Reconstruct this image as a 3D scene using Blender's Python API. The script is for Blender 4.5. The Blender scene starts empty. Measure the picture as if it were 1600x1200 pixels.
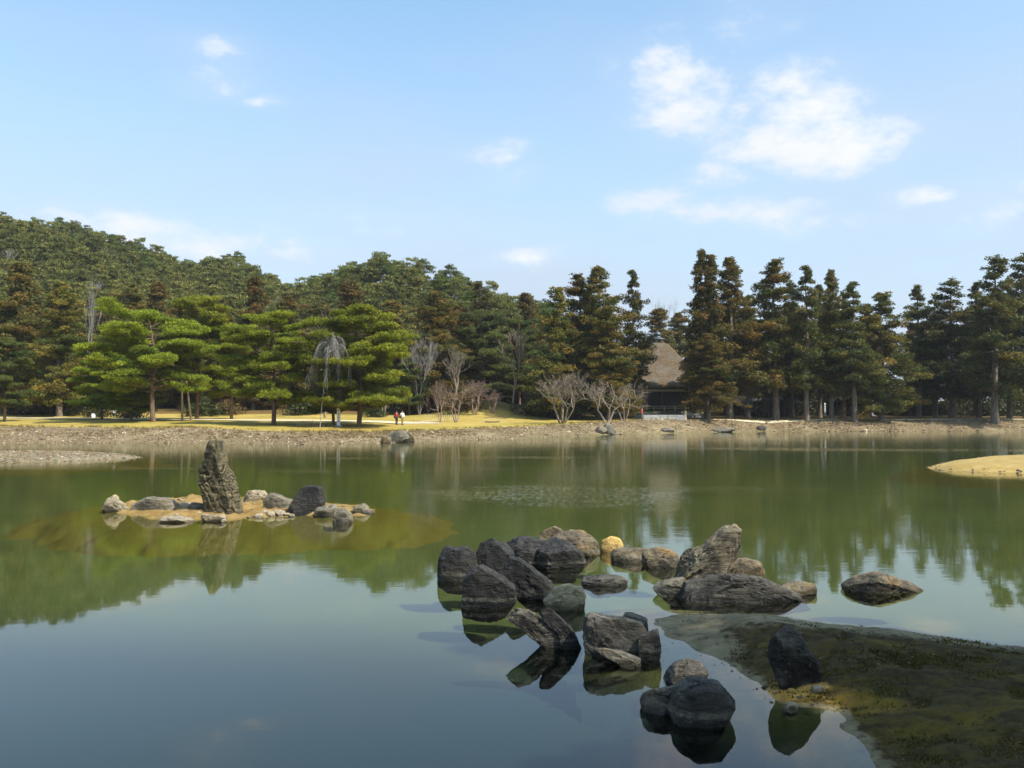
import bpy, bmesh, math, random
import numpy as np
from mathutils import Vector, Matrix

# ------------------------------------------------------------------ camera, sky, sun, exposure
SC = bpy.context.scene
COL = SC.collection
R = math.radians
F = 1386.0                       # focal length in photo pixels (1600 wide)
CAMZ = 3.0
PITCH = math.atan(40.0 / F)

cam_d = bpy.data.cameras.new("camera")
cam = bpy.data.objects.new("camera", cam_d)
COL.objects.link(cam)
cam.location = (0, 0, CAMZ)
cam.rotation_euler = (math.pi / 2 + PITCH, 0, 0)
cam_d.sensor_width = 36.0
cam_d.lens = 36.0 * F / 1600.0
cam_d.clip_start = 0.05
cam_d.clip_end = 12000
SC.camera = cam

SUN_EL, SUN_AZ = R(48), R(122)    # azimuth from +Y (view direction) towards +X (right)
sun_dir = Vector((math.cos(SUN_EL) * math.sin(SUN_AZ), math.cos(SUN_EL) * math.cos(SUN_AZ), math.sin(SUN_EL)))
sun_d = bpy.data.lights.new("sun", 'SUN')
sun_d.energy = 4.8
sun_d.angle = R(0.53)
sun_d.color = (1.0, 0.95, 0.86)
sun = bpy.data.objects.new("sun", sun_d)
COL.objects.link(sun)
sun.location = (60, 0, 80)
sun.rotation_euler = sun_dir.to_track_quat('Z', 'Y').to_euler()

SC.view_settings.view_transform = 'Standard'
SC.view_settings.look = 'None'
SC.view_settings.exposure = 0.55
SC.view_settings.gamma = 1.0
SC.view_settings.use_curve_mapping = False
SC.render.engine = 'CYCLES'
SC.cycles.use_denoising = True
SC.cycles.max_bounces = 6
SC.cycles.diffuse_bounces = 3
SC.cycles.glossy_bounces = 3
SC.cycles.transparent_max_bounces = 12
SC.cycles.caustics_reflective = False
SC.cycles.caustics_refractive = False

CLOUDS = [  # photo pixel x, y, radius x, radius y, weight
    (1050, 128, 62, 44, 1.0), (1080, 165, 75, 38, 1.0), (1150, 172, 70, 30, 0.75), (1245, 170, 75, 52, 1.0),
    (1290, 145, 40, 28, 0.8), (1210, 215, 75, 32, 0.9), (1300, 228, 85, 34, 1.0), (1140, 272, 62, 20, 0.6),
    (1035, 308, 50, 20, 0.95), (1110, 322, 80, 18, 1.0), (1200, 332, 70, 16, 0.8), (1260, 350, 60, 12, 0.5),
    (318, 74, 44, 15, 0.62), (335, 118, 50, 20, 0.6), (398, 150, 40, 10, 0.5), (766, 234, 44, 12, 0.62),
    (800, 270, 40, 10, 0.35), (832, 402, 36, 13, 0.72), (1448, 306, 44, 14, 0.66), (1525, 318, 70, 26, 0.5),
    (1600, 296, 30, 14, 0.6), (1165, 40, 50, 30, 0.42), (1340, 350, 60, 14, 0.4), (190, 362, 160, 26, 0.75),
    (330, 385, 120, 24, 0.7), (450, 400, 90, 20, 0.55), (620, 350, 160, 24, 0.3), (1150, 100, 70, 24, 0.4),
]

def make_world():
    w = bpy.data.worlds.new("World")
    SC.world = w
    w.use_nodes = True
    nt = w.node_tree
    nt.nodes.clear()
    N = nt.nodes.new
    L = nt.links.new
    out = N('ShaderNodeOutputWorld')
    bg = N('ShaderNodeBackground')
    bg.inputs['Strength'].default_value = 0.15
    sky = N('ShaderNodeTexSky')
    sky.sky_type = 'NISHITA'
    sky.sun_disc = False
    sky.sun_elevation = SUN_EL
    sky.sun_rotation = SUN_AZ
    sky.altitude = 50
    sky.air_density = 1.0
    sky.dust_density = 1.6
    sky.ozone_density = 2.0
    tc = N('ShaderNodeTexCoord')
    sep = N('ShaderNodeSeparateXYZ')
    L(tc.outputs['Generated'], sep.inputs[0])

    def m(op, a, b=None, c=None, clamp=False):
        n = N('ShaderNodeMath')
        n.operation = op
        n.use_clamp = clamp
        for i, v in enumerate((a, b, c)):
            if v is None:
                continue
            if isinstance(v, (int, float)):
                n.inputs[i].default_value = v
            else:
                L(v, n.inputs[i])
        return n.outputs[0]
    az = m('ARCTAN2', sep.outputs[0], sep.outputs[1])
    el = m('ARCSINE', sep.outputs[2])
    # wobble so the blobs break up
    nz = N('ShaderNodeTexNoise')
    nz.inputs['Scale'].default_value = 16.0
    nz.inputs['Detail'].default_value = 9.0
    nz.inputs['Roughness'].default_value = 0.66
    mp = N('ShaderNodeMapping')
    mp.inputs['Scale'].default_value = (1, 1, 2.0)
    L(tc.outputs['Generated'], mp.inputs[0])
    L(mp.outputs[0], nz.inputs['Vector'])
    nf = m('SUBTRACT', nz.outputs[0], 0.5)
    wn = N('ShaderNodeTexNoise'); wn.inputs['Scale'].default_value = 9.0; wn.inputs['Detail'].default_value = 6.0
    L(mp.outputs[0], wn.inputs['Vector'])
    ws = N('ShaderNodeSeparateColor'); L(wn.outputs['Color'], ws.inputs[0])
    az = m('MULTIPLY_ADD', m('SUBTRACT', ws.outputs[0], 0.5), 0.085, az)
    el = m('MULTIPLY_ADD', m('SUBTRACT', ws.outputs[1], 0.5), 0.045, el)
    tot = None
    for (px, py, rx, ry, wt) in CLOUDS:
        a0 = math.atan((px - 800) / F)
        e0 = math.atan((640 - py) / F * math.cos(a0))
        ra = rx / F * math.cos(a0)
        re = ry / F
        da = m('DIVIDE', m('SUBTRACT', az, a0), ra)
        de = m('DIVIDE', m('SUBTRACT', el, e0), re)
        r2 = m('MULTIPLY_ADD', da, da, m('MULTIPLY', de, de))
        g = m('MULTIPLY', m('POWER', 2.718, m('MULTIPLY', r2, -0.55)), wt)
        tot = g if tot is None else m('MAXIMUM', tot, g)
    # blobs broken by noise
    cl = m('MULTIPLY_ADD', nf, 2.5, tot)
    mask = N('ShaderNodeMapRange')
    mask.interpolation_type = 'SMOOTHSTEP'
    mask.inputs[1].default_value = 0.12
    mask.inputs[2].default_value = 1.25
    L(cl, mask.inputs[0])
    gate = m('MAXIMUM', m('MULTIPLY', mask.outputs[0], m('MULTIPLY', tot, 2.2, clamp=True)), m('MULTIPLY', tot, 0.22))
    # thin veil everywhere, same all round the sky, a little stronger near the horizon
    nz2 = N('ShaderNodeTexNoise')
    nz2.inputs['Scale'].default_value = 3.0
    nz2.inputs['Detail'].default_value = 6.0
    mp2 = N('ShaderNodeMapping')
    mp2.inputs['Scale'].default_value = (1, 1, 3.5)
    L(tc.outputs['Generated'], mp2.inputs[0])
    L(mp2.outputs[0], nz2.inputs['Vector'])
    veil = N('ShaderNodeMapRange')
    veil.inputs[1].default_value = 0.38
    veil.inputs[2].default_value = 0.75
    veil.inputs[3].default_value = 0.0
    veil.inputs[4].default_value = 0.22
    L(nz2.outputs[0], veil.inputs[0])
    low = N('ShaderNodeMapRange')
    low.inputs[1].default_value = 0.0
    low.inputs[2].default_value = 0.50
    low.inputs[3].default_value = 1.0
    low.inputs[4].default_value = 0.0
    L(sep.outputs[2], low.inputs[0])
    f = m('MAXIMUM', gate, m('ADD', veil.outputs[0], low.outputs[0], clamp=True), clamp=True)
    tint = N('ShaderNodeMix')
    tint.data_type = 'RGBA'
    tint.blend_type = 'MULTIPLY'
    tint.inputs[0].default_value = 1.0
    L(sky.outputs[0], tint.inputs[6])
    tint.inputs[7].default_value = (1.08, 1.36, 1.32, 1)
    mixv = N('ShaderNodeMix')
    mixv.data_type = 'RGBA'
    L(m('ADD', veil.outputs[0], low.outputs[0], clamp=True), mixv.inputs[0])
    L(tint.outputs[2], mixv.inputs[6])
    mixv.inputs[7].default_value = (2.85, 3.2, 3.85, 1)
    mix = N('ShaderNodeMix')
    mix.data_type = 'RGBA'
    L(gate, mix.inputs[0])
    L(mixv.outputs[2], mix.inputs[6])
    shd = N('ShaderNodeMix'); shd.data_type = 'RGBA'
    L(m('MULTIPLY', m('SUBTRACT', nz2.outputs[0], 0.35), 2.5, clamp=True), shd.inputs[0])
    shd.inputs[6].default_value = (4.0, 4.2, 4.6, 1); shd.inputs[7].default_value = (4.75, 4.8, 4.9, 1)
    L(shd.outputs[2], mix.inputs[7])
    L(mix.outputs[2], bg.inputs['Color'])
    L(bg.outputs[0], out.inputs['Surface'])
make_world()

# ------------------------------------------------------------------ projection helpers
CP, SP = math.cos(PITCH), math.sin(PITCH)

def ray(px, py):
    u = (px - 800.0) / F
    v = (600.0 - py) / F
    return (u, CP - v * SP, SP + v * CP)

def at(px, py, Y):
    d = ray(px, py)
    t = Y / d[1]
    return Vector((d[0] * t, Y, CAMZ + d[2] * t))

def gp(px, py, z=0.0):
    d = ray(px, py)
    t = (z - CAMZ) / d[2]
    return Vector((d[0] * t, d[1] * t, z))

# ------------------------------------------------------------------ numpy noise
def _hash(i, j, k, seed):
    n = (i * 374761393 + j * 668265263 + k * 2147483647 + seed * 974711) & 0xFFFFFFFF
    n = ((n ^ (n >> 13)) * 1274126177) & 0xFFFFFFFF
    n = n ^ (n >> 16)
    return (n & 0xFFFFFF) / float(0xFFFFFF)

def vnoise(P, freq, seed=0):
    P = np.asarray(P, float) * freq
    I = np.floor(P).astype(np.int64)
    f = P - I
    f = f * f * (3 - 2 * f)
    r = 0
    for a in (0, 1):
        for b in (0, 1):
            for c in (0, 1):
                w = (f[:, 0] if a else 1 - f[:, 0]) * (f[:, 1] if b else 1 - f[:, 1]) * (f[:, 2] if c else 1 - f[:, 2])
                r = r + w * _hash(I[:, 0] + a, I[:, 1] + b, I[:, 2] + c, seed)
    return r * 2 - 1

def fbm(P, freq, octv=4, seed=0, gain=0.5):
    r = 0
    a = 1.0
    for o in range(octv):
        r = r + a * vnoise(P, freq * 2 ** o, seed + o * 17)
        a *= gain
    return r

def smooth(t):
    t = np.clip(t, 0, 1)
    return t * t * (3 - 2 * t)

# ------------------------------------------------------------------ object helpers
def link(o, parent=None):
    COL.objects.link(o)
    if parent is not None:
        o.parent = parent
    return o

def tag(o, label=None, cat=None, group=None, kind=None):
    if label: o["label"] = label
    if cat: o["category"] = cat
    if group: o["group"] = group
    if kind: o["kind"] = kind
    return o

def empty(name, loc=(0, 0, 0), rz=0.0):
    o = bpy.data.objects.new(name, None)
    o.empty_display_size = 0.3
    link(o)
    o.location = loc
    o.rotation_euler = (0, 0, rz)
    return o

def np_mesh(name, V, T, mats, smooth_shade=False, attrs=None, matidx=None):
    """V (n,3), T (m,3) or (m,4) ints -> mesh; built with foreach_set."""
    V = np.asarray(V, np.float32)
    T = np.asarray(T, np.int32)
    k = T.shape[1]
    me = bpy.data.meshes.new(name)
    me.vertices.add(len(V))
    me.vertices.foreach_set("co", V.ravel())
    me.loops.add(T.size)
    me.loops.foreach_set("vertex_index", T.ravel())
    me.polygons.add(len(T))
    me.polygons.foreach_set("loop_start", np.arange(0, T.size, k, dtype=np.int32))
    me.polygons.foreach_set("loop_total", np.full(len(T), k, np.int32))
    me.polygons.foreach_set("use_smooth", np.full(len(T), bool(smooth_shade)))
    for m in (mats if isinstance(mats, (list, tuple)) else [mats]):
        me.materials.append(m)
    if matidx is not None:
        me.polygons.foreach_set("material_index", np.asarray(matidx, np.int32))
    if attrs:
        for an, av in attrs.items():
            av = np.asarray(av, np.float32)
            if av.ndim == 1:
                a = me.attributes.new(an, 'FLOAT', 'POINT')
                a.data.foreach_set("value", av)
            else:
                a = me.attributes.new(an, 'FLOAT_COLOR', 'POINT')
                a.data.foreach_set("color", av.ravel())
    me.update(calc_edges=True)
    return me

def mesh_obj(name, me, parent=None):
    return link(bpy.data.objects.new(name, me), parent)

class MB:
    """collects boxes / tubes / polys into one mesh"""
    def __init__(s):
        s.bm = bmesh.new()
    def box(s, c, size, rz=0.0, bevel=0.0, rot=None):
        M = Matrix.Translation(c) @ (rot if rot is not None else Matrix.Rotation(rz, 4, 'Z')) @ Matrix.Diagonal((size[0], size[1], size[2], 1))
        r = bmesh.ops.create_cube(s.bm, size=1.0, matrix=M)
        if bevel:
            es = list({e for v in r['verts'] for e in v.link_edges})
            bmesh.ops.bevel(s.bm, geom=es, offset=bevel, segments=2, affect='EDGES', profile=0.6)
        return s
    def tube(s, pts, rad, n=8, cap=True):
        pts = [Vector(p) for p in pts]
        rad = rad if isinstance(rad, (list, tuple)) else [rad] * len(pts)
        rings = []
        for i, p in enumerate(pts):
            d = (pts[min(i + 1, len(pts) - 1)] - pts[max(i - 1, 0)]).normalized()
            a = d.cross(Vector((0.13, 0.97, 0.2)) if abs(d.z) > 0.7 else Vector((0, 0, 1))).normalized()
            b = d.cross(a)
            rings.append([s.bm.verts.new(p + (a * math.cos(t) + b * math.sin(t)) * rad[i]) for t in [2 * math.pi * k / n for k in range(n)]])
        for r0, r1 in zip(rings, rings[1:]):
            for k in range(n):
                s.bm.faces.new((r0[k], r0[(k + 1) % n], r1[(k + 1) % n], r1[k]))
        if cap:
            s.bm.faces.new(rings[0][::-1]); s.bm.faces.new(rings[-1])
        return s
    def lathe(s, prof, c=(0, 0, 0), n=16, square=False):
        c = Vector(c); rings = []
        for (r, z) in prof:
            rings.append([s.bm.verts.new(c + Vector((r * math.cos(2 * math.pi * k / n), r * math.sin(2 * math.pi * k / n), z))) for k in range(n)])
        for r0, r1 in zip(rings, rings[1:]):
            for k in range(n):
                s.bm.faces.new((r0[k], r0[(k + 1) % n], r1[(k + 1) % n], r1[k]))
        s.bm.faces.new(rings[0][::-1]); s.bm.faces.new(rings[-1])
        return s
    def poly(s, pts):
        s.bm.faces.new([s.bm.verts.new(p) for p in pts]); return s
    def mesh(s, name, mat, sm=False):
        bmesh.ops.recalc_face_normals(s.bm, faces=s.bm.faces)
        me = bpy.data.meshes.new(name)
        s.bm.to_mesh(me); s.bm.free()
        me.materials.append(mat)
        if sm:
            for p in me.polygons: p.use_smooth = True
        return me
    def build(s, name, mat, parent=None, sm=False):
        return mesh_obj(name, s.mesh(name, mat, sm), parent)

# ------------------------------------------------------------------ materials
class NT:
    def __init__(s, name):
        s.m = bpy.data.materials.new(name)
        s.m.use_nodes = True
        s.nt = s.m.node_tree
        s.nt.nodes.clear()
        s.out = s.N('ShaderNodeOutputMaterial')
    def N(s, t, **kw):
        n = s.nt.nodes.new(t)
        for k, v in kw.items(): setattr(n, k, v)
        return n
    def L(s, a, b): s.nt.links.new(a, b)
    def put(s, sock, v):
        if isinstance(v, (int, float)): sock.default_value = v
        elif isinstance(v, (tuple, list)): sock.default_value = tuple(v) + ((1,) if len(v) == 3 and sock.type == 'RGBA' else ())
        else: s.L(v, sock)
    def math(s, op, a, b=None, clamp=False):
        n = s.N('ShaderNodeMath', operation=op, use_clamp=clamp)
        s.put(n.inputs[0], a)
        if b is not None: s.put(n.inputs[1], b)
        return n.outputs[0]
    def mix(s, f, a, b, mode='MIX'):
        n = s.N('ShaderNodeMix', data_type='RGBA', blend_type=mode)
        s.put(n.inputs[0], f); s.put(n.inputs[6], a); s.put(n.inputs[7], b)
        return n.outputs[2]
    def ramp(s, f, lo, hi, a=0.0, b=1.0, sm=True):
        n = s.N('ShaderNodeMapRange', interpolation_type='SMOOTHSTEP' if sm else 'LINEAR')
        s.put(n.inputs[0], f)
        for i, v in enumerate((lo, hi, a, b)): n.inputs[i + 1].default_value = v
        return n.outputs[0]
    def noise(s, vec, scale, detail=5, rough=0.55, dist=0.0):
        n = s.N('ShaderNodeTexNoise')
        n.inputs['Scale'].default_value = scale
        n.inputs['Detail'].default_value = detail
        n.inputs['Roughness'].default_value = rough
        n.inputs['Distortion'].default_value = dist
        if vec is not None: s.L(vec, n.inputs['Vector'])
        return n.outputs[0]
    def pos(s, scale=(1, 1, 1)):
        g = s.N('ShaderNodeNewGeometry')
        if scale == (1, 1, 1): return g.outputs['Position']
        mp = s.N('ShaderNodeMapping'); mp.inputs['Scale'].default_value = scale
        s.L(g.outputs['Position'], mp.inputs[0])
        return mp.outputs[0]
    def obj(s, scale=(1, 1, 1)):
        g = s.N('ShaderNodeTexCoord')
        mp = s.N('ShaderNodeMapping'); mp.inputs['Scale'].default_value = scale
        s.L(g.outputs['Object'], mp.inputs[0])
        return mp.outputs[0]
    def attr(s, name, out='Fac'):
        a = s.N('ShaderNodeAttribute', attribute_name=name)
        return a.outputs[out]
    def bump(s, h, strength=0.5, dist=0.02, normal=None):
        b = s.N('ShaderNodeBump')
        b.inputs['Strength'].default_value = strength
        b.inputs['Distance'].default_value = dist
        s.L(h, b.inputs['Height'])
        if normal is not None: s.L(normal, b.inputs['Normal'])
        return b.outputs[0]
    def principled(s, col, rough=0.8, normal=None, spec=0.3, metal=0.0):
        p = s.N('ShaderNodeBsdfPrincipled')
        s.put(p.inputs['Base Color'], col)
        s.put(p.inputs['Roughness'], rough)
        p.inputs['Specular IOR Level'].default_value = spec
        p.inputs['Metallic'].default_value = metal
        if normal is not None: s.L(normal, p.inputs['Normal'])
        s.L(p.outputs[0], s.out.inputs['Surface'])
        return s.m

def mat_plain(name, col, rough=0.7, var=0.35, scale=6.0, bump=0.2, spec=0.3, metal=0.0):
    t = NT(name)
    v = t.obj()
    n = t.noise(v, scale, 6, 0.6)
    dark = tuple(c * (1 - var) for c in col)
    lite = tuple(min(1, c * (1 + var)) for c in col)
    c = t.mix(t.ramp(n, 0.3, 0.7), dark, lite)
    return t.principled(c, rough, t.bump(t.noise(v, scale * 4, 4), bump, 0.02), spec, metal)

def mat_rock(name, base, dark, accent, acc_amt=0.5, lichen=None, lich_amt=0.6, strata=0.0, rough=0.75, scale=1.0, spec=0.3):
    t = NT(name)
    p = t.pos((1, 1, 1))
    n1 = t.noise(p, 3.0 * scale, 8, 0.62, 0.4)
    n2 = t.noise(p, 9.0 * scale, 8, 0.65)
    n3 = t.noise(p, 1.3 * scale, 4, 0.5)
    c = t.mix(t.ramp(n1, 0.38, 0.62), dark, base)
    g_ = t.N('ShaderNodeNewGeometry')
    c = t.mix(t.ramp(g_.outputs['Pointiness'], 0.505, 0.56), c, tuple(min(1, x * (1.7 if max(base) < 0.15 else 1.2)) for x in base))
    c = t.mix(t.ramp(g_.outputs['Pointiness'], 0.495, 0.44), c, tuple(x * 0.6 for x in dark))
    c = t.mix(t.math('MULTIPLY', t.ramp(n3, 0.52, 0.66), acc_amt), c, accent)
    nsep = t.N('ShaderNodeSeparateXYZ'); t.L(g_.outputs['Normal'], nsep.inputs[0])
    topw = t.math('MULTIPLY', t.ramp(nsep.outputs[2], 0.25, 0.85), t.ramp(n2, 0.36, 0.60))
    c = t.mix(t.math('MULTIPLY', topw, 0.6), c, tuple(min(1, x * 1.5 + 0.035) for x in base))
    if lichen:
        l = t.math('MULTIPLY', t.ramp(t.noise(p, 22 * scale, 5, 0.7), 0.56, 0.66), t.ramp(n2, 0.48, 0.58))
        c = t.mix(t.math('MULTIPLY', l, lich_amt), c, lichen)
    # wet, algae-darkened foot near the water line
    sep = t.N('ShaderNodeSeparateXYZ'); t.L(p, sep.inputs[0])
    zz = t.math('ADD', sep.outputs[2], t.math('MULTIPLY', t.math('SUBTRACT', n2, 0.5), 0.10))
    wet = t.ramp(zz, 0.02, 0.09, 1, 0)
    c = t.mix(t.math('MULTIPLY', wet, 0.55), c, tuple(x * 0.35 for x in dark))
    scum = t.math('MULTIPLY', t.math('MULTIPLY', t.ramp(zz, 0.075, 0.10), t.ramp(zz, 0.16, 0.11)), t.ramp(n1, 0.42, 0.6))
    c = t.mix(t.math('MULTIPLY', scum, 0.5), c, (0.30, 0.27, 0.21))
    h = t.math('ADD', t.math('MULTIPLY', n1, 0.6), t.math('MULTIPLY', n2, 0.55))
    if strata:
        mp = t.N('ShaderNodeMapping'); mp.inputs['Rotation'].default_value = (0.3, 0.75, 0.2); mp.inputs['Scale'].default_value = (1, 1, 7)
        t.L(p, mp.inputs[0])
        ns = t.noise(mp.outputs[0], 2.2 * scale, 6, 0.65)
        h = t.math('ADD', h, t.math('MULTIPLY', ns, strata))
        c = t.mix(t.math('MULTIPLY', t.ramp(ns, 0.42, 0.6), 0.45), c, dark)
    nrm = t.bump(h, 1.0, 0.14)
    nrm = t.bump(t.noise(p, 48 * scale, 5, 0.7), 0.8, 0.018, nrm)
    r = t.math('SUBTRACT', rough, t.math('MULTIPLY', wet, 0.35))
    return t.principled(c, r, nrm, spec)

def mat_leaf(name, c0, c1, c2, trans=0.3, rough=0.6):
    """c0..c2 along the per-clump 'tint' attribute; small random shift per tree"""
    t = NT(name)
    a = t.attr('tint')
    c = t.mix(t.ramp(a, 0.0, 0.5, sm=False), c0, c1)
    c = t.mix(t.ramp(a, 0.5, 1.0, sm=False), c, c2)
    oi = t.N('ShaderNodeObjectInfo')
    hs = t.N('ShaderNodeHueSaturation')
    t.L(t.ramp(oi.outputs['Random'], 0, 1, 0.485, 0.515, False), hs.inputs['Hue'])
    geo = t.N('ShaderNodeNewGeometry')
    v = t.math('MULTIPLY', t.ramp(geo.outputs['Random Per Island'], 0, 1, 0.65, 1.35, False),
               t.ramp(oi.outputs['Random'], 0, 1, 0.82, 1.18, False))
    t.L(v, hs.inputs['Value'])
    t.L(c, hs.inputs['Color'])
    d = t.N('ShaderNodeBsdfPrincipled')
    t.L(hs.outputs[0], d.inputs['Base Color'])
    d.inputs['Roughness'].default_value = rough
    d.inputs['Specular IOR Level'].default_value = 0.25
    tr = t.N('ShaderNodeBsdfTranslucent')
    t.L(hs.outputs[0], tr.inputs['Color'])
    ms = t.N('ShaderNodeMixShader')
    ms.inputs[0].default_value = trans
    t.L(d.outputs[0], ms.inputs[1]); t.L(tr.outputs[0], ms.inputs[2])
    t.L(ms.outputs[0], t.out.inputs['Surface'])
    return t.m

def mat_bark(name, a, b, scale=3.0):
    t = NT(name)
    v = t.obj((1, 1, 0.18))
    n = t.noise(v, scale * 2.2, 7, 0.65)
    c = t.mix(t.ramp(n, 0.3, 0.7), a, b)
    return t.principled(c, 0.9, t.bump(n, 0.8, 0.06), 0.15)

M = {}
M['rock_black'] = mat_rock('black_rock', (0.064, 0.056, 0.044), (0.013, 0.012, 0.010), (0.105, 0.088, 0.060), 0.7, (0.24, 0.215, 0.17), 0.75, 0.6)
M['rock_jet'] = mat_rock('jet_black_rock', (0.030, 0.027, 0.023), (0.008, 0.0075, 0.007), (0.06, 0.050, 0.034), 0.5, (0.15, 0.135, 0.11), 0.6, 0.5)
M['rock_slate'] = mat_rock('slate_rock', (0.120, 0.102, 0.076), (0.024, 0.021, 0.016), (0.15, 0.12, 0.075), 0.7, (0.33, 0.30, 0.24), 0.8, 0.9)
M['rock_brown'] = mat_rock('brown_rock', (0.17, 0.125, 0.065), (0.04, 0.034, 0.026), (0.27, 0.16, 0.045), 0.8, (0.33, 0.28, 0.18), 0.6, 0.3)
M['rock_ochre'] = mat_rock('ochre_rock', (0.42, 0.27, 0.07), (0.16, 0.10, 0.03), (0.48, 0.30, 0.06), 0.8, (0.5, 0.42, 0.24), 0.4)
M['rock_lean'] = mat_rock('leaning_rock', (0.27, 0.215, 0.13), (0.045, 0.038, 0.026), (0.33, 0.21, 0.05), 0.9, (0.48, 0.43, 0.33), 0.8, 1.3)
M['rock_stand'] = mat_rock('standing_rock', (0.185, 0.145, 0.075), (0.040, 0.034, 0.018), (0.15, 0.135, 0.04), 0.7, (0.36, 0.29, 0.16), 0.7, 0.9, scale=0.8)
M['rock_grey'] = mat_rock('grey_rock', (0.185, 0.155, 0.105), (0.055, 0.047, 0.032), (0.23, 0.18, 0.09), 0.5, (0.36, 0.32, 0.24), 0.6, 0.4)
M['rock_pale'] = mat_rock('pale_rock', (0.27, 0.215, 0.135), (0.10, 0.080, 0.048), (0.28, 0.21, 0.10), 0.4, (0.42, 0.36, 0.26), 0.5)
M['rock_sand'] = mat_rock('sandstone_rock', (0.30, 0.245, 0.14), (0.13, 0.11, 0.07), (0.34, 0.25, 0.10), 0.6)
M['cedar'] = mat_leaf('cedar_leaf', (0.065, 0.083, 0.016), (0.146, 0.125, 0.020), (0.241, 0.151, 0.029), 0.40)
M['cedar_brown'] = mat_leaf('brown_cedar_leaf', (0.071, 0.084, 0.016), (0.138, 0.106, 0.023), (0.200, 0.117, 0.029), 0.40)
M['cedar_dark'] = mat_leaf('dark_cedar_leaf', (0.050, 0.063, 0.015), (0.103, 0.096, 0.018), (0.179, 0.125, 0.022), 0.40)
M['pine'] = mat_leaf('pine_needles', (0.121, 0.152, 0.011), (0.209, 0.240, 0.013), (0.297, 0.314, 0.020), 0.40)
M['pine_dark'] = mat_leaf('dark_pine_needles', (0.060, 0.090, 0.020), (0.106, 0.132, 0.026), (0.150, 0.171, 0.030), 0.40)
M['pine_hill'] = mat_leaf('hill_pine_needles', (0.106, 0.121, 0.026), (0.168, 0.179, 0.038), (0.240, 0.224, 0.048), 0.40)
M['shrub'] = mat_leaf('shrub_leaf', (0.035, 0.048, 0.012), (0.085, 0.075, 0.020), (0.16, 0.10, 0.035), 0.25)
M['bark_cedar'] = mat_bark('cedar_bark', (0.10, 0.075, 0.052), (0.24, 0.195, 0.15))
M['bark_pine'] = mat_bark('pine_bark', (0.085, 0.060, 0.042), (0.215, 0.145, 0.095))
M['bark_bare'] = mat_bark('bare_bark', (0.14, 0.11, 0.08), (0.29, 0.24, 0.18))
M['bark_pink'] = mat_bark('reddish_twigs', (0.17, 0.115, 0.088), (0.30, 0.215, 0.165))
M['bark_grey'] = mat_bark('grey_twigs', (0.19, 0.175, 0.155), (0.36, 0.33, 0.30))
M['pole_wood'] = mat_bark('pole_wood', (0.30, 0.22, 0.14), (0.50, 0.40, 0.28))
M['old_wood'] = mat_bark('old_wood', (0.07, 0.055, 0.042), (0.17, 0.14, 0.11))
M['pale_wood'] = mat_bark('pale_wood', (0.42, 0.34, 0.2), (0.6, 0.5, 0.32))
M['white_paint'] = mat_plain('white_paint', (0.78, 0.79, 0.80), 0.6, 0.06, 5, 0.1)
M['ink'] = mat_plain('black_ink', (0.03, 0.03, 0.035), 0.7, 0.2)
M['stone'] = mat_plain('cut_stone', (0.30, 0.29, 0.27), 0.9, 0.3, 3, 0.4)
M['plaster'] = mat_plain('plaster_wall', (0.20, 0.17, 0.13), 0.9, 0.2, 2, 0.2)
M['lattice'] = mat_plain('dark_doors', (0.035, 0.03, 0.028), 0.8, 0.3)
M['tile'] = mat_plain('roof_tile', (0.13, 0.13, 0.135), 0.7, 0.3, 4, 0.4)
M['copper'] = mat_plain('finial_metal', (0.10, 0.11, 0.12), 0.45, 0.3, 3, 0.2, 0.5, 0.6)
M['gold'] = mat_plain('gilded_plate', (0.75, 0.58, 0.16), 0.35, 0.15, 3, 0.1, 0.5, 0.7)
M['orange'] = mat_plain('orange_wood', (0.42, 0.20, 0.06), 0.7, 0.25)

def mat_thatch():
    t = NT('thatch')
    v = t.obj((1, 1, 4))
    n = t.noise(v, 2.4, 8, 0.65)
    n2 = t.noise(t.obj((1, 1, 1)), 0.55, 4)
    c = t.mix(t.ramp(n, 0.3, 0.7), (0.066, 0.048, 0.030), (0.165, 0.120, 0.074))
    c = t.mix(t.math('MULTIPLY', t.ramp(n2, 0.45, 0.7), 0.6), c, (0.15, 0.135, 0.115))
    return t.principled(c, 0.95, t.bump(n, 0.8, 0.12), 0.1)
M['thatch'] = mat_thatch()

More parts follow.
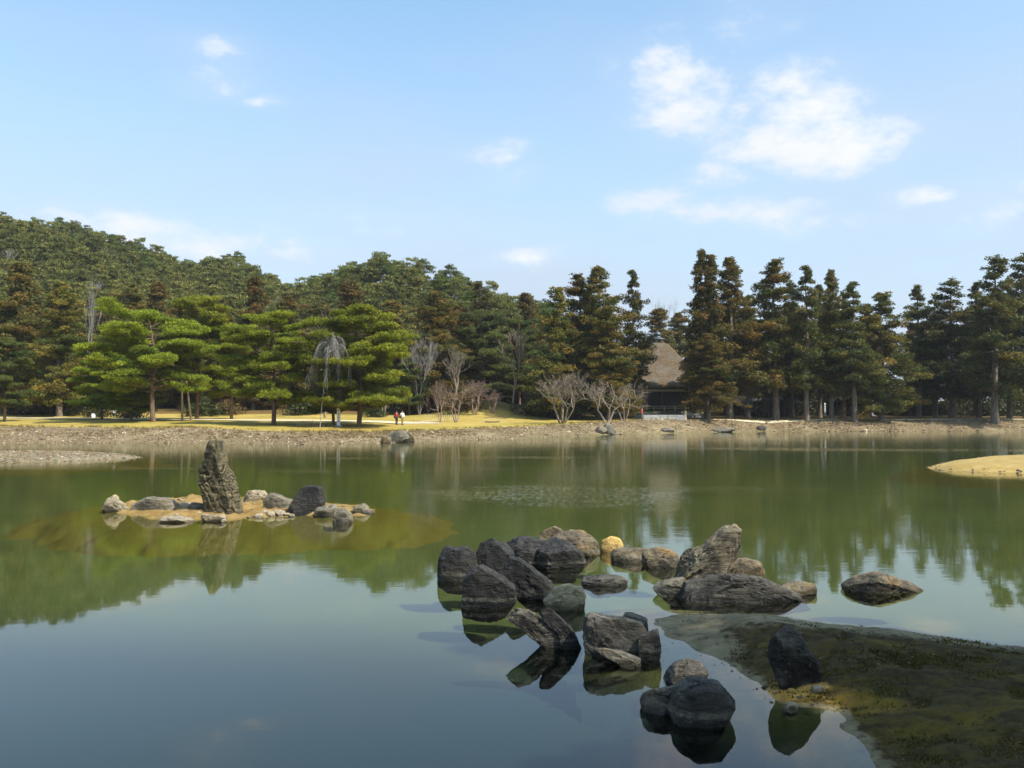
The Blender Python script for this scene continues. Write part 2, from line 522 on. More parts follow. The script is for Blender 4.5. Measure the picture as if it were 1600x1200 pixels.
def mat_ground():
    t = NT('shore_ground')
    z = t.N('ShaderNodeAttribute', attribute_name='zone')
    sp = t.N('ShaderNodeSeparateColor'); t.L(z.outputs['Color'], sp.inputs[0])
    p = t.pos()
    n1 = t.noise(p, 0.25, 6, 0.6); n2 = t.noise(p, 2.2, 7, 0.65); n3 = t.noise(p, 0.07, 3)
    grass = t.mix(t.ramp(n1, 0.35, 0.65), (0.33, 0.23, 0.048), (0.43, 0.31, 0.088))
    grass = t.mix(t.ramp(n2, 0.45, 0.75), grass, (0.23, 0.165, 0.04))
    grass = t.mix(t.math('MULTIPLY', t.ramp(n3, 0.5, 0.62), 0.55), grass, (0.24, 0.22, 0.04))
    vor = t.N('ShaderNodeTexVoronoi'); vor.inputs['Scale'].default_value = 4.5
    t.L(p, vor.inputs['Vector'])
    vs = t.N('ShaderNodeSeparateColor'); t.L(vor.outputs['Color'], vs.inputs[0])
    grav = t.mix(vs.outputs[0], (0.11, 0.078, 0.043), (0.23, 0.168, 0.092))
    grav = t.mix(t.math('MULTIPLY', t.ramp(n1, 0.45, 0.65), 0.5), grav, (0.30, 0.24, 0.14))
    soil = t.mix(t.ramp(n2, 0.3, 0.7), (0.10, 0.062, 0.022), (0.19, 0.115, 0.035))
    soil = t.mix(t.ramp(n1, 0.5, 0.7), soil, (0.085, 0.08, 0.025))
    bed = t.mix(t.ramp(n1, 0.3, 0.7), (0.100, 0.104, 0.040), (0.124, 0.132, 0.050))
    bed = t.mix(t.attr('murk_dim'), bed, (0.012, 0.021, 0.022))  # light lost in the water, painted as a darker bed colour
    c = t.mix(sp.outputs[0], bed, grav)
    wob = t.math('ADD', sp.outputs[1], t.math('MULTIPLY', t.math('SUBTRACT', n2, 0.5), 0.7))
    c = t.mix(t.math('MULTIPLY', t.ramp(wob, 0.35, 0.65), t.ramp(sp.outputs[1], 0.01, 0.1)), c, grass)
    wob2 = t.math('ADD', sp.outputs[2], t.math('MULTIPLY', t.math('SUBTRACT', n2, 0.5), 0.7))
    c = t.mix(t.math('MULTIPLY', t.ramp(wob2, 0.35, 0.65), t.ramp(sp.outputs[2], 0.01, 0.1)), c, soil)
    nrm = t.bump(n2, 0.5, 0.08)
    return t.principled(c, 0.95, nrm, 0.1)
M['ground'] = mat_ground()

def mat_hill():
    t = NT('hill_floor')
    p = t.pos()
    c = t.mix(t.ramp(t.noise(p, 0.4, 6), 0.35, 0.65), (0.045, 0.055, 0.022), (0.095, 0.080, 0.040))
    return t.principled(c, 0.95, t.bump(t.noise(p, 1.5, 5), 0.8, 0.3), 0.1)
M['hill'] = mat_hill()

def mat_sand(name, a, b, pebble=None):
    t = NT(name)
    p = t.pos()
    n = t.noise(p, 2.0, 7, 0.6)
    c = t.mix(t.ramp(n, 0.3, 0.7), a, b)
    n2 = t.noise(p, 40, 3, 0.6)
    c = t.mix(t.math('MULTIPLY', t.ramp(n2, 0.5, 0.7), 0.4), c, tuple(x * 0.55 for x in a))
    sep = t.N('ShaderNodeSeparateXYZ'); t.L(p, sep.inputs[0])
    # murky water's attenuation painted in: sand turns olive further down the slope
    deep = t.ramp(t.math('ADD', sep.outputs[2], t.math('MULTIPLY', t.math('SUBTRACT', n, 0.5), 0.12)), -0.10, -0.27)
    c = t.mix(deep, c, (0.112, 0.118, 0.045))
    c = t.mix(t.math('MULTIPLY', t.ramp(sep.outputs[2], 0.04, -0.03), 0.85), c, (0.165, 0.115, 0.024))
    return t.principled(c, 0.9, t.bump(n2, 0.4, 0.01), 0.2)
M['sand'] = mat_sand('islet_sand', (0.19, 0.115, 0.032), (0.30, 0.195, 0.070))
M['gravel'] = mat_sand('spit_gravel', (0.15, 0.122, 0.078), (0.235, 0.192, 0.122))
M['dry_grass'] = mat_sand('spit_grass', (0.29, 0.195, 0.055), (0.38, 0.265, 0.095))

def mat_moss():
    t = NT('moss_and_mud')
    p = t.pos()
    n1 = t.noise(p, 0.9, 6, 0.6, 0.5); n2 = t.noise(p, 7, 8, 0.65); n3 = t.noise(p, 55, 4, 0.7); n4 = t.noise(p, 2.3, 5, 0.6, 0.8)
    w = t.attr('wet')          # 1 = bare mud by the water, 0 = moss
    moss = t.mix(t.ramp(n2, 0.3, 0.7), (0.022, 0.015, 0.004), (0.082, 0.056, 0.010))
    moss = t.mix(t.math('MULTIPLY', t.ramp(n1, 0.52, 0.68), 0.7), moss, (0.17, 0.115, 0.008))
    moss = t.mix(t.math('MULTIPLY', t.ramp(n4, 0.55, 0.68), 0.6), moss, (0.075, 0.045, 0.020))
    moss = t.mix(t.math('MULTIPLY', t.ramp(n3, 0.6, 0.75), 0.5), moss, (0.10, 0.075, 0.03))
    mud = t.mix(t.ramp(n4, 0.35, 0.65), (0.145, 0.112, 0.055), (0.235, 0.185, 0.10))
    mud = t.mix(t.math('MULTIPLY', t.ramp(n2, 0.55, 0.66), 0.75), mud, (0.030, 0.022, 0.014))
    f = t.ramp(t.math('ADD', w, t.math('MULTIPLY', t.math('SUBTRACT', n2, 0.5), 0.9)), 0.35, 0.65)
    c = t.mix(f, moss, mud)
    o = t.attr('ochre')
    oc = t.mix(t.ramp(n2, 0.35, 0.65), (0.34, 0.18, 0.03), (0.48, 0.30, 0.08))
    c = t.mix(t.ramp(t.math('ADD', o, t.math('MULTIPLY', t.math('SUBTRACT', n2, 0.5), 0.9)), 0.4, 0.65), c, oc)
    sep = t.N('ShaderNodeSeparateXYZ'); t.L(p, sep.inputs[0])
    c = t.mix(t.math('MULTIPLY', t.ramp(sep.outputs[2], 0.01, -0.05), 0.8), c, (0.115, 0.095, 0.03))
    c = t.mix(t.ramp(sep.outputs[2], -0.06, -0.35), c, (0.012, 0.021, 0.022))  # submerged slope painted dark like the near bed, for light lost in water
    h = t.math('ADD', n2, t.math('MULTIPLY', n3, 0.5))
    return t.principled(c, t.math('SUBTRACT', 0.95, t.math('MULTIPLY', f, 0.25)), t.bump(h, 0.9, 0.03), 0.2)
M['moss'] = mat_moss()

def mat_cobble():
    t = NT('cobble')
    g = t.N('ShaderNodeNewGeometry')
    r = g.outputs['Random Per Island']
    c = t.mix(r, (0.09, 0.062, 0.034), (0.25, 0.18, 0.10))
    c = t.mix(t.ramp(r, 0.92, 0.97), c, (0.50, 0.41, 0.28))
    n = t.noise(t.pos(), 8, 4)
    c = t.mix(t.math('MULTIPLY', n, 0.4), c, (0.24, 0.18, 0.12))
    return t.principled(c, 0.85, t.bump(n, 0.4, 0.03), 0.2)
M['cobble'] = mat_cobble()

def mat_path():
    t = NT('sandy_path')
    n = t.noise(t.pos(), 1.5, 6)
    c = t.mix(t.ramp(n, 0.3, 0.7), (0.52, 0.42, 0.26), (0.64, 0.54, 0.37))
    return t.principled(c, 0.95, t.bump(n, 0.2, 0.02), 0.1)
M['path'] = mat_path()

def mat_water():
    t = NT('pond_water')
    p = t.pos()
    # ripples: crests roughly across the view, stronger in wind patches, nearly still close by
    mpv = t.N('ShaderNodeMapping'); mpv.inputs['Scale'].default_value = (0.35, 1.0, 1.0); mpv.inputs['Rotation'].default_value = (0, 0, R(6))
    t.L(p, mpv.inputs[0])
    fine = t.noise(mpv.outputs[0], 5.5, 4, 0.55)
    mid = t.noise(mpv.outputs[0], 1.3, 3, 0.5)
    patch = t.noise(t.pos((0.35, 1, 1)), 0.085, 3, 0.5)
    gust = t.ramp(patch, 0.54, 0.70)
    sep = t.N('ShaderNodeSeparateXYZ'); t.L(p, sep.inputs[0])
    bx = t.math('DIVIDE', t.math('SUBTRACT', sep.outputs[0], 2.0), 6.0)
    by = t.math('DIVIDE', t.math('SUBTRACT', sep.outputs[1], 31.5), 4.6)
    br = t.math('POWER', 2.718, t.math('MULTIPLY', t.math('ADD', t.math('MULTIPLY', bx, bx), t.math('MULTIPLY', by, by)), -1.0))
    br = t.ramp(t.math('ADD', br, t.math('MULTIPLY', t.math('SUBTRACT', t.noise(t.pos((0.5, 1, 1)), 0.5, 4), 0.5), 1.5)), 0.15, 0.8)
    chop = t.ramp(t.noise(t.pos((6.0, 3.2, 1)), 1.0, 3, 0.5), 0.40, 0.66)
    gust = t.math('ADD', gust, t.math('MULTIPLY', t.math('MULTIPLY', br, chop), 1.8))
    far = t.ramp(sep.outputs[1], 12, 34)
    amp = t.math('MULTIPLY', far, t.math('ADD', 0.14, t.math('MULTIPLY', gust, 0.55)))
    amp = t.math('ADD', amp, 0.016)
    h = t.math('ADD', t.math('MULTIPLY', fine, 0.4), t.math('MULTIPLY', mid, 0.6))
    h = t.math('MULTIPLY', t.math('SUBTRACT', h, 0.5), amp)
    b = t.N('ShaderNodeBump'); b.inputs['Strength'].default_value = 1.0; b.inputs['Distance'].default_value = 0.045
    t.L(h, b.inputs['Height'])
    fr = t.N('ShaderNodeFresnel'); fr.inputs['IOR'].default_value = 1.42
    t.L(b.outputs[0], fr.inputs['Normal'])
    gl = t.N('ShaderNodeBsdfGlossy'); gl.inputs['Roughness'].default_value = 0.02
    gl.inputs['Color'].default_value = (1, 1, 1, 1)
    t.L(b.outputs[0], gl.inputs['Normal'])
    tr = t.N('ShaderNodeBsdfTransparent'); tr.inputs['Color'].default_value = (0.80, 0.90, 0.72, 1)
    ms = t.N('ShaderNodeMixShader')
    t.L(fr.outputs[0], ms.inputs[0]); t.L(tr.outputs[0], ms.inputs[1]); t.L(gl.outputs[0], ms.inputs[2])
    t.L(ms.outputs[0], t.out.inputs['Surface'])
    return t.m
M['water'] = mat_water()

# ------------------------------------------------------------------ terrain
SHORE = np.array([(-900, 692), (0, 692.5), (300, 692), (470, 694), (600, 692), (645, 690), (800, 686), (940, 679.5), (1080, 676), (1200, 674), (1600, 674), (2600, 674)], float)
SHORE_Y = np.array([gp(800, y, 0)[1] for y in SHORE[:, 1]])
ZTOP = np.array([(-900, 1.2), (0, 1.2), (300, 1.2), (470, .85), (600, .8), (700, .9), (800, 1.0), (940, 1.35), (1000, 1.6), (2600, 1.6)], float)
WID = np.array([(-900, 13), (0, 13), (300, 7), (600, 7), (800, 9), (1000, 9), (1100, 8), (2600, 8)], float)
ZLAWN = np.array([(-900, 1.85), (600, 1.8), (900, 1.75), (1000, 1.75), (2600, 1.75)], float)
HILLSKY = np.array([(-700, 300), (-300, 300), (0, 330), (60, 343), (130, 352), (200, 378), (285, 408), (370, 398), (415, 428), (460, 442), (520, 422), (600, 394),
                    (650, 408), (700, 425), (740, 440), (800, 460), (850, 475), (900, 500), (960, 530), (1050, 560), (1120, 590), (1250, 605), (1600, 610), (2400, 610)], float)
HILLY = np.array([(-700, 260), (0, 260), (300, 270), (420, 270), (500, 235), (600, 215), (740, 205), (880, 200), (1050, 205), (2400, 230)], float)
YFOOT = 160.0

def terrain(X, Y):
    X = np.asarray(X, float); Y = np.asarray(Y, float)
    px = np.where(Y > 30, 800 + F * X / np.maximum(Y, 30), 800)
    px = np.clip(px, -900, 2600)
    ysh = np.interp(px, SHORE[:, 0], SHORE_Y)
    zt = np.interp(px, ZTOP[:, 0], ZTOP[:, 1]); w = np.interp(px, WID[:, 0], WID[:, 1]); zl = np.interp(px, ZLAWN[:, 0], ZLAWN[:, 1])
    wob = 0.5 * np.sin(X * 0.31) + 0.3 * np.sin(X * 0.83 + 1.7)
    d = Y - ysh + wob * 0.5
    t = np.clip(d / w, 0, 1)
    bank = zt * (1 - (1 - t) ** 1.7)
    lawn = (zl - zt) * smooth((d - w) / 40)
    far = np.where(d > 0, bank + lawn, np.maximum(-0.6, 0.11 * d))
    # grassy mound and the foot of the wood
    far = far + 2.3 * np.exp(-((X + 3.5) / 6.0) ** 2 - ((Y - 138) / 5.0) ** 2)
    far = far + 1.4 * smooth((Y - 128) / 30) * np.interp(px, [-900, 850, 1000, 2600], [1, 1, 0.15, 0.15])
    # near shore: under the camera and to the right of the frame
    xr = 0.62 * Y + 3.5
    f = np.maximum(4.2 - Y, np.minimum(X - xr, 34 - Y))
    near = np.where(f > 0, 1.2 * (1 - np.exp(-np.maximum(f, 0) / 2.0)), np.maximum(-0.6, 0.3 * f))
    # left shore far outside the frame
    fl = -X - 85 - 0.1 * Y
    left = np.where(fl > 0, 1.3 * smooth(fl / 10), np.maximum(-0.6, 0.12 * fl))
    fr_ = X - 92 - 0.25 * Y
    right = np.where(fr_ > 0, 1.5 * smooth(fr_ / 10), np.maximum(-0.6, 0.12 * fr_))
    z = np.maximum(np.maximum(far, near), np.maximum(left, right))
    return z, d, w, px, f

def terr(x, y):
    z, *_ = terrain(np.array([x]), np.array([y]))
    h = hill_z(np.array([x]), np.array([y]))
    return float(max(z[0], h[0]))

def hill_z(X, Y):
    X = np.asarray(X, float); Y = np.asarray(Y, float)
    px = np.clip(800 + F * X / np.maximum(Y, 30), -700, 2400)
    yr = np.interp(px, HILLY[:, 0], HILLY[:, 1])
    sk = np.interp(px, HILLSKY[:, 0], HILLSKY[:, 1])
    zr = CAMZ + (640 - sk) / F * yr - 6.2
    zr = np.maximum(zr, 3.5)
    t = np.clip((Y - YFOOT) / (yr - YFOOT), 0, 1)
    P = np.stack([X, Y, X * 0], -1).reshape(-1, 3)
    n = fbm(P, 0.05, 3, 5).reshape(X.shape) * 0.9
    z = 2.6 + (zr - 2.6) * (0.75 * t + 0.25 * smooth(t)) + n * smooth(t * 3) * smooth((1 - t) * 4)
    z = np.where(Y > yr, zr - 0.28 * (Y - yr), z)
    return np.where(Y < YFOOT, 2.6 - (YFOOT - Y) * 0.5, np.maximum(z, 1.0))

def hit(px, py):
    """where the pixel ray meets the shore"""
    d = ray(px, py)
    t = np.linspace(55, 260, 4000)
    x = d[0] * t; y = d[1] * t; z = CAMZ + d[2] * t
    g = np.maximum(terrain(x, y)[0], hill_z(x, y))
    k = np.argmax(z <= g) if (z <= g).any() else len(t) - 1
    return Vector((x[k], y[k], g[k]))

def grid_faces(nx, ny):
    i = np.arange(nx - 1)[None, :] + np.arange(ny - 1)[:, None] * nx
    i = i.ravel()
    return np.stack([i, i + 1, i + nx + 1, i + nx], -1)

def build_ground():
    xs = np.concatenate([[-4000, -2000, -1000, -600, -400, -300], np.arange(-240, 241, 1.6), [300, 400, 600, 1000, 2000, 4000]])
    ys = np.concatenate([[-3000, -1000, -400, -150, -80], np.arange(-50, 0, 2.0), np.arange(0, 26, 0.8), np.arange(26, 72, 2.0), np.arange(72, 142, 0.6), np.arange(142, 200, 2.5), [220, 260, 320, 400, 600, 1000, 2000, 4000]])
    X, Y = np.meshgrid(xs, ys)
    z, d, w, px, f = terrain(X.ravel(), Y.ravel())
    P = np.stack([X.ravel(), Y.ravel(), 0 * z], -1)
    z = z + np.where(z > 0.1, fbm(P, 0.6, 3, 3) * 0.035, 0)
    P[:, 2] = z
    grav = smooth((z + 0.06) / 0.10)
    grass = smooth((d - w + 0.6) / 2.4) * (d > 0)
    grass = np.maximum(grass, smooth((f - 2.0) / 2.0))
    soil = smooth((P[:, 1] - np.interp(px, [-900, 500, 900, 1000, 2600], [138, 136, 128, 131, 131])) / 8)
    zone = np.stack([grav, grass, soil, np.ones_like(z)], -1)
    # near bed painted darker, standing in for light the pond water absorbs
    murk_dim = smooth((17.3 - P[:, 1] - 0.10 * P[:, 0] + 0.6 * fbm(P, 0.12, 2, 31)) / 6.0)
    me = np_mesh('ground', P, grid_faces(len(xs), len(ys)), M['ground'], True, {'zone': zone, 'murk_dim': murk_dim})
    tag(mesh_obj('ground', me), 'pond bed, cobbled bank and lawn reaching back to the wood', 'ground', kind='structure')
build_ground()

def build_hill():
    xs = np.arange(-330, 301, 4.0)
    ys = np.concatenate([np.arange(150, 330, 4.0), [350, 400, 470]])
    X, Y = np.meshgrid(xs, ys)
    z = hill_z(X.ravel(), Y.ravel())
    P = np.stack([X.ravel(), Y.ravel(), z], -1)
    me = np_mesh('hill', P, grid_faces(len(xs), len(ys)), M['hill'], True)
    tag(mesh_obj('hill', me), 'wooded hill rising behind the pond on the left', 'hill', kind='structure')
build_hill()

def build_water():
    xs = np.linspace(-240, 240, 25); ys = np.linspace(-30, 150, 19)
    X, Y = np.meshgrid(xs, ys)
    P = np.stack([X.ravel(), Y.ravel(), 0 * X.ravel()], -1)
    me = np_mesh('water', P, grid_faces(25, 19), M['water'], True)
    tag(mesh_obj('water', me), 'still green pond water mirroring trees and sky', 'water', kind='structure')
build_water()

# mounds of earth, sand or gravel rising from the pond
def poly_sdf(P, poly):
    """signed distance, positive inside"""
    poly = np.asarray(poly, float)
    d = np.full(len(P), 1e9); inside = np.zeros(len(P), bool)
    for a, b in zip(poly, np.roll(poly, -1, 0)):
        e = b - a; w = P - a
        t = np.clip((w @ e) / (e @ e), 0, 1)
        d = np.minimum(d, np.linalg.norm(w - t[:, None] * e, axis=1))
        c = (a[1] > P[:, 1]) != (b[1] > P[:, 1])
        xi = a[0] + (P[:, 1] - a[1]) / (e[1] if e[1] != 0 else 1e-9) * e[0]
        inside ^= c & (P[:, 0] < xi)
    return np.where(inside, d, -d)

def mound(name, label, poly, mat, height, fall, res, ring=(0.0, 0.0), under=0.35, rough=0.03, extra=None, rfreq=1.5, cat=None, floor=-0.72):
    poly = np.asarray([(p[0], p[1]) for p in poly], float)
    mg = ring[0] - (floor + 0.1) / under + 0.4
    xs = np.arange(poly[:, 0].min() - mg, poly[:, 0].max() + mg, res)
    ys = np.arange(poly[:, 1].min() - mg, poly[:, 1].max() + mg, res)
    X, Y = np.meshgrid(xs, ys)
    P2 = np.stack([X.ravel(), Y.ravel()], -1)
    d = poly_sdf(P2, poly)
    P = np.stack([P2[:, 0], P2[:, 1], 0 * d], -1)
    d = d + fbm(P, rfreq, 4, 11) * rough * 3
    o = np.maximum(-d, 0)
    zu = -ring[1] * np.minimum(o / max(ring[0], 1e-6), 1) - under * np.maximum(o - ring[0], 0)
    z = np.where(d > 0, height * (1 - np.exp(-np.maximum(d, 0) / fall)), zu)
    z = z + fbm(P, rfreq * 2, 4, 23) * rough * np.where(d > 0, np.clip(d / 0.4, 0.1, 1), 0.3)
    P[:, 2] = z
    at_ = extra(P, d) if extra else None
    keep = z > floor
    Fc = grid_faces(len(xs), len(ys))
    Fc = Fc[keep[Fc].any(1)]
    used = np.unique(Fc); mp = np.zeros(len(P), int); mp[used] = np.arange(len(used))
    me = np_mesh(name, P[used], mp[Fc], mat, True, {k: v[used] for k, v in at_.items()} if at_ else None)
    o_ = tag(mesh_obj(name, me), label, cat, kind='structure')
    def hf(x, y):
        v = height * (1 - np.exp(-np.maximum(poly_sdf(np.stack([np.atleast_1d(x), np.atleast_1d(y)], -1).astype(float), poly), 0) / fall))
        return v if np.ndim(x) else float(v[0])
    return o_, hf, poly

isl_px = [(165, 797), (190, 786), (250, 779), (320, 776), (400, 777), (470, 783), (540, 790), (590, 797), (560, 806), (480, 806), (400, 811), (330, 813), (260, 812), (200, 803)]
islet, islet_h, islet_poly = mound('sand_islet', 'low sandy islet ringed by shallow water around the standing stone', [gp(*p) for p in isl_px], M['sand'], 0.07, 0.9, 0.10, (1.7, 0.24), 0.55, 0.11)
spl_px = [(222, 714.5), (160, 711.5), (90, 710), (0, 711), (-150, 713), (-420, 716), (-420, 724), (-150, 724), (0, 723), (100, 721), (165, 718)]
spl, spl_h, spl_poly = mound('gravel_spit', 'low cobbled spit reaching in from the left edge', [gp(*p) for p in spl_px], M['gravel'], 0.42, 1.4, 0.25, (0.8, 0.1), 0.4, 0.03)
spr_px = [(1449, 731), (1478, 724), (1530, 718), (1600, 714.5), (1900, 709), (1900, 752), (1600, 740), (1530, 738), (1475, 735)]
spr, spr_h, spr_poly = mound('grassy_spit', 'low yellow grass spit with pale stone rim at the right edge', [gp(*p) for p in spr_px], M['dry_grass'], 0.34, 0.7, 0.2, (0.8, 0.1), 0.4, 0.025)

moss_px = [(1022, 969), (1060, 960), (1130, 958), (1200, 963), (1290, 974), (1400, 986), (1500, 1000), (1600, 1014), (1750, 1032), (2100, 1060), (2300, 1250), (1700, 1420), (1420, 1260),
           (1392, 1205), (1368, 1172), (1338, 1140), (1305, 1112), (1262, 1106), (1212, 1097), (1186, 1074), (1150, 1048), (1100, 1022), (1058, 998)]
OCH = gp(1235, 1085)
def moss_attr(P, d):
    wet = 0.62 * (1 - smooth((d - 0.02) / 0.22))
    tip = smooth((3.4 - P[:, 0]) / 1.2) * smooth((P[:, 1] - 9.8) / 1.2)
    far_edge = smooth((P[:, 1] - (11.3 - 0.40 * (P[:, 0] - 2))) / 1.6)
    wet = np.maximum(wet, np.maximum(tip, 0.85 * far_edge))
    och = np.exp(-((P[:, 0] - OCH[0]) / 0.42) ** 2 - ((P[:, 1] - OCH[1]) / 0.42) ** 2)
    P[:, 2] *= 1 - 0.6 * tip
    return {'wet': wet, 'ochre': och}
moss, moss_h, moss_poly = mound('mossy_spit', 'dark mossy mud spit in the right foreground', [gp(*p) for p in moss_px], M['moss'], 0.28, 1.0, 0.045, (0.35, 0.05), 0.5, 0.032, moss_attr, 1.6)

# sandy path along the far lawn
def ribbon(name, label, pts, w, mat, lift=0.02, cat=None):
    pts = [Vector(p) for p in pts]
    dense = []
    for a, b in zip(pts, pts[1:]):
        n = max(2, int((b - a).length / 1.0))
        dense += [a.lerp(b, i / n) for i in range(n)]
    dense.append(pts[-1])
    V = []; Fc = []
    for i, p in enumerate(dense):
        t = (dense[min(i + 2, len(dense) - 1)] - dense[max(i - 2, 0)]); t.z = 0; t.normalize()
        s = Vector((-t.y, t.x, 0))
        for k in range(5):
            q = p + s * ((k / 4 - 0.5) * w * (1 + 0.15 * math.sin(i * 0.37)))
            V.append((q.x, q.y, terr(q.x, q.y) + lift + 0.045))
    for i in range(len(dense) - 1):
        for k in range(4):
            a = i * 5 + k
            Fc.append((a, a + 1, a + 6, a + 5))
    return tag(mesh_obj(name, np_mesh(name, V, Fc, mat, True)), label, cat, kind='structure')
ribbon('path', 'pale sandy path crossing the yellow lawn on the left', [hit(x, y) for x, y in ((-120, 653.4), (0, 653.6), (120, 654.0), (240, 655.5), (400, 657), (500, 657.6), (560, 658.5), (620, 661), (680, 661))], 4.0, M['path'])
ribbon('path', 'thin pale path along the top of the right bank', [hit(x, y) for x, y in ((1000, 656.2), (1120, 655.8), (1300, 655.6), (1600, 655.4), (1750, 655.4))], 1.2, M['path'])

# ------------------------------------------------------------------ rocks
_ICO = {}
def ico(sub):
    if sub not in _ICO:
        bm = bmesh.new()
        bmesh.ops.create_icosphere(bm, subdivisions=sub, radius=1.0)
        V = np.array([v.co[:] for v in bm.verts]); T = np.array([[v.index for v in f.verts] for f in bm.faces])
        bm.free(); _ICO[sub] = (V, T)
    return _ICO[sub]

def star_radius(ang, poly):
    r = np.full(len(ang), 1e-3)
    D = np.stack([np.cos(ang), np.sin(ang)], -1)
    for a, b in zip(poly, np.roll(poly, -1, 0)):
        e = b - a
        den = D[:, 0] * (-e[1]) + D[:, 1] * e[0]
        den = np.where(abs(den) < 1e-9, 1e-9, den)
        s = (a[0] * (-e[1]) + a[1] * e[0]) / den
        u = (D[:, 0] * a[1] - D[:, 1] * a[0]) / den
        ok = (s > 0) & (u >= -1e-6) & (u <= 1 + 1e-6)
        r = np.where(ok, np.maximum(r, s), r)
    return r

def rock_shape(poly, T, seed, sub=4, boxy=0.62, facets=28, rough=0.045, strata=0.0, sdir=None, lean=0.0):
    """poly: outline (x, z) in metres about its own centre; T: half depth. returns V, faces"""
    rng = np.random.default_rng(seed)
    S, Tf = ico(sub)
    # random spin so poles never line up
    a, b = rng.uniform(0, 6.28, 2)
    Rm = np.array(Matrix.Rotation(a, 3, 'Y') @ Matrix.Rotation(b, 3, 'X'))
    S = S @ Rm.T
    rho = np.hypot(S[:, 0], S[:, 2]); ang = np.arctan2(S[:, 2], S[:, 0])
    r = star_radius(ang, poly)
    rr = np.power(np.clip(rho, 0, 1), boxy)
    V = np.stack([rr * r * np.cos(ang), np.sign(S[:, 1]) * np.abs(S[:, 1]) ** boxy * T, rr * r * np.sin(ang)], -1)
    V[:, 1] += lean * V[:, 2]
    ext = np.array([np.ptp(poly[:, 0]) / 2, T, np.ptp(poly[:, 1]) / 2])
    mean = ext.mean()
    # flat broken faces
    for k in range(facets):
        n = rng.normal(size=3); n[1] = n[1] * 1.2; n /= np.linalg.norm(n)
        nn = n / ext; nn /= np.linalg.norm(nn)
        h = V @ nn
        lim = np.quantile(h, 0.985) * min(1.0, rng.uniform(0.70, 0.93) + 0.24 * abs(n[0]))
        V = V - np.outer(np.maximum(h - lim, 0) * 0.97, nn)
    U = V / np.maximum(np.linalg.norm(V, axis=1, keepdims=True), 1e-6)
    off = rng.uniform(0, 50, 3)
    P = V / mean + off
    n = fbm(P, 1.0, 2, seed) * 0.7 + (0.40 - np.abs(fbm(P, 2.6, 3, seed + 5))) * 0.7 + fbm(P, 7.0, 3, seed + 9) * 0.35
    sk = P @ np.array(Matrix.Rotation(rng.uniform(0, 3), 3, 'Y') @ Matrix.Rotation(rng.uniform(0, 3), 3, 'X'))
    cr = np.abs(fbm(sk * np.array([0.5, 1.3, 1.3]), 1.1, 2, seed + 31))
    n = n - 1.5 * np.clip(1 - cr / 0.045, 0, 1)
    mic = (0.30 - np.abs(fbm(P, 5.5, 3, seed + 51))) * 0.55 + fbm(P, 13.0, 2, seed + 61) * 0.28
    V = V + U * ((n + mic) * rough * mean)[:, None]
    if strata:
        sd = np.array(sdir if sdir else (0.5, 0.35, 0.8)); sd = sd / np.linalg.norm(sd)
        q = (V / mean + off) @ sd * 4.2 + fbm(P, 1.3, 2, seed + 3) * 0.5
        saw = q - np.floor(q)
        V = V + U * ((saw - 0.5) * strata * mean * (0.6 + 0.4 * np.sin(q * 1.7)))[:, None]
    return V, Tf

def conv(poly, org, sc):
    return [(org[0] + x / sc, org[1] + y / sc) for x, y in poly]

def rock(name, label, poly_px, mat, seed, depth=0.55, group=None, sub=4, base=0.0, sink=0.22, **kw):
    pp = np.array(poly_px, float)
    bot = pp[:, 1].max()
    pxc = (pp[:, 0].min() + pp[:, 0].max()) / 2
    fr_ = gp(pxc, bot, base)
    wid = np.ptp(pp[:, 0]) / F * fr_[1]
    T = max(0.5 * wid * depth, 0.04)
    Yc = fr_[1] + T * 0.75
    W = np.array([[at(x, y, Yc)[0], at(x, y, Yc)[2]] for x, y in pp])
    zmin, zmax = W[:, 1].min(), W[:, 1].max()
    low = np.clip(1 - (W[:, 1] - zmin) / max(0.3 * (zmax - zmin), 1e-3), 0, 1)
    W[:, 1] -= low * sink
    c = np.array([(W[:, 0].min() + W[:, 0].max()) / 2, W[:, 1].mean()])
    # area centroid keeps the outline star-shaped
    x, z = W[:, 0], W[:, 1]; x2, z2 = np.roll(x, -1), np.roll(z, -1)
    cr = x * z2 - x2 * z; A = cr.sum() / 2
    if abs(A) > 1e-6: c = np.array([((x + x2) * cr).sum() / (6 * A), ((z + z2) * cr).sum() / (6 * A)])
    V, Tf = rock_shape((W - c) * (np.array([0.86, 0.98]) if name == 'standing_stone' else 1.05), T, seed, sub, **kw)
    me = np_mesh(name, V, Tf, mat, True)
    me.set_sharp_from_angle(angle=R(24))
    o = mesh_obj(name, me)
    o.location = (c[0], Yc, c[1])
    tag(o, label, 'rock', group)
    return o

Z6 = ((640, 790), 3.3333); Z7 = ((980, 780), 2.5806); ZA = ((150, 670), 6.4); ZB = ((370, 740), 6.4)
G1 = 'dark rocks of the foreground reef'
def r6(lbl, poly, mat, seed, **k): return rock(k.pop('name', 'shore_rock'), lbl, conv(poly, *Z6), M[mat], seed, group=k.pop('group', G1), sub=k.pop('sub', 5), **k)
def r7(lbl, poly, mat, seed, **k): return rock(k.pop('name', 'shore_rock'), lbl, conv(poly, *Z7), M[mat], seed, group=k.pop('group', G1), sub=k.pop('sub', 5), **k)
def rA(lbl, poly, mat, seed, **k): return rock(k.pop('name', 'islet_rock'), lbl, conv(poly, *ZA), M[mat], seed, group=k.pop('group', 'rocks around the standing stone'), **k)
def rB(lbl, poly, mat, seed, **k): return rock(k.pop('name', 'islet_rock'), lbl, conv(poly, *ZB), M[mat], seed, group=k.pop('group', 'rocks around the standing stone'), **k)

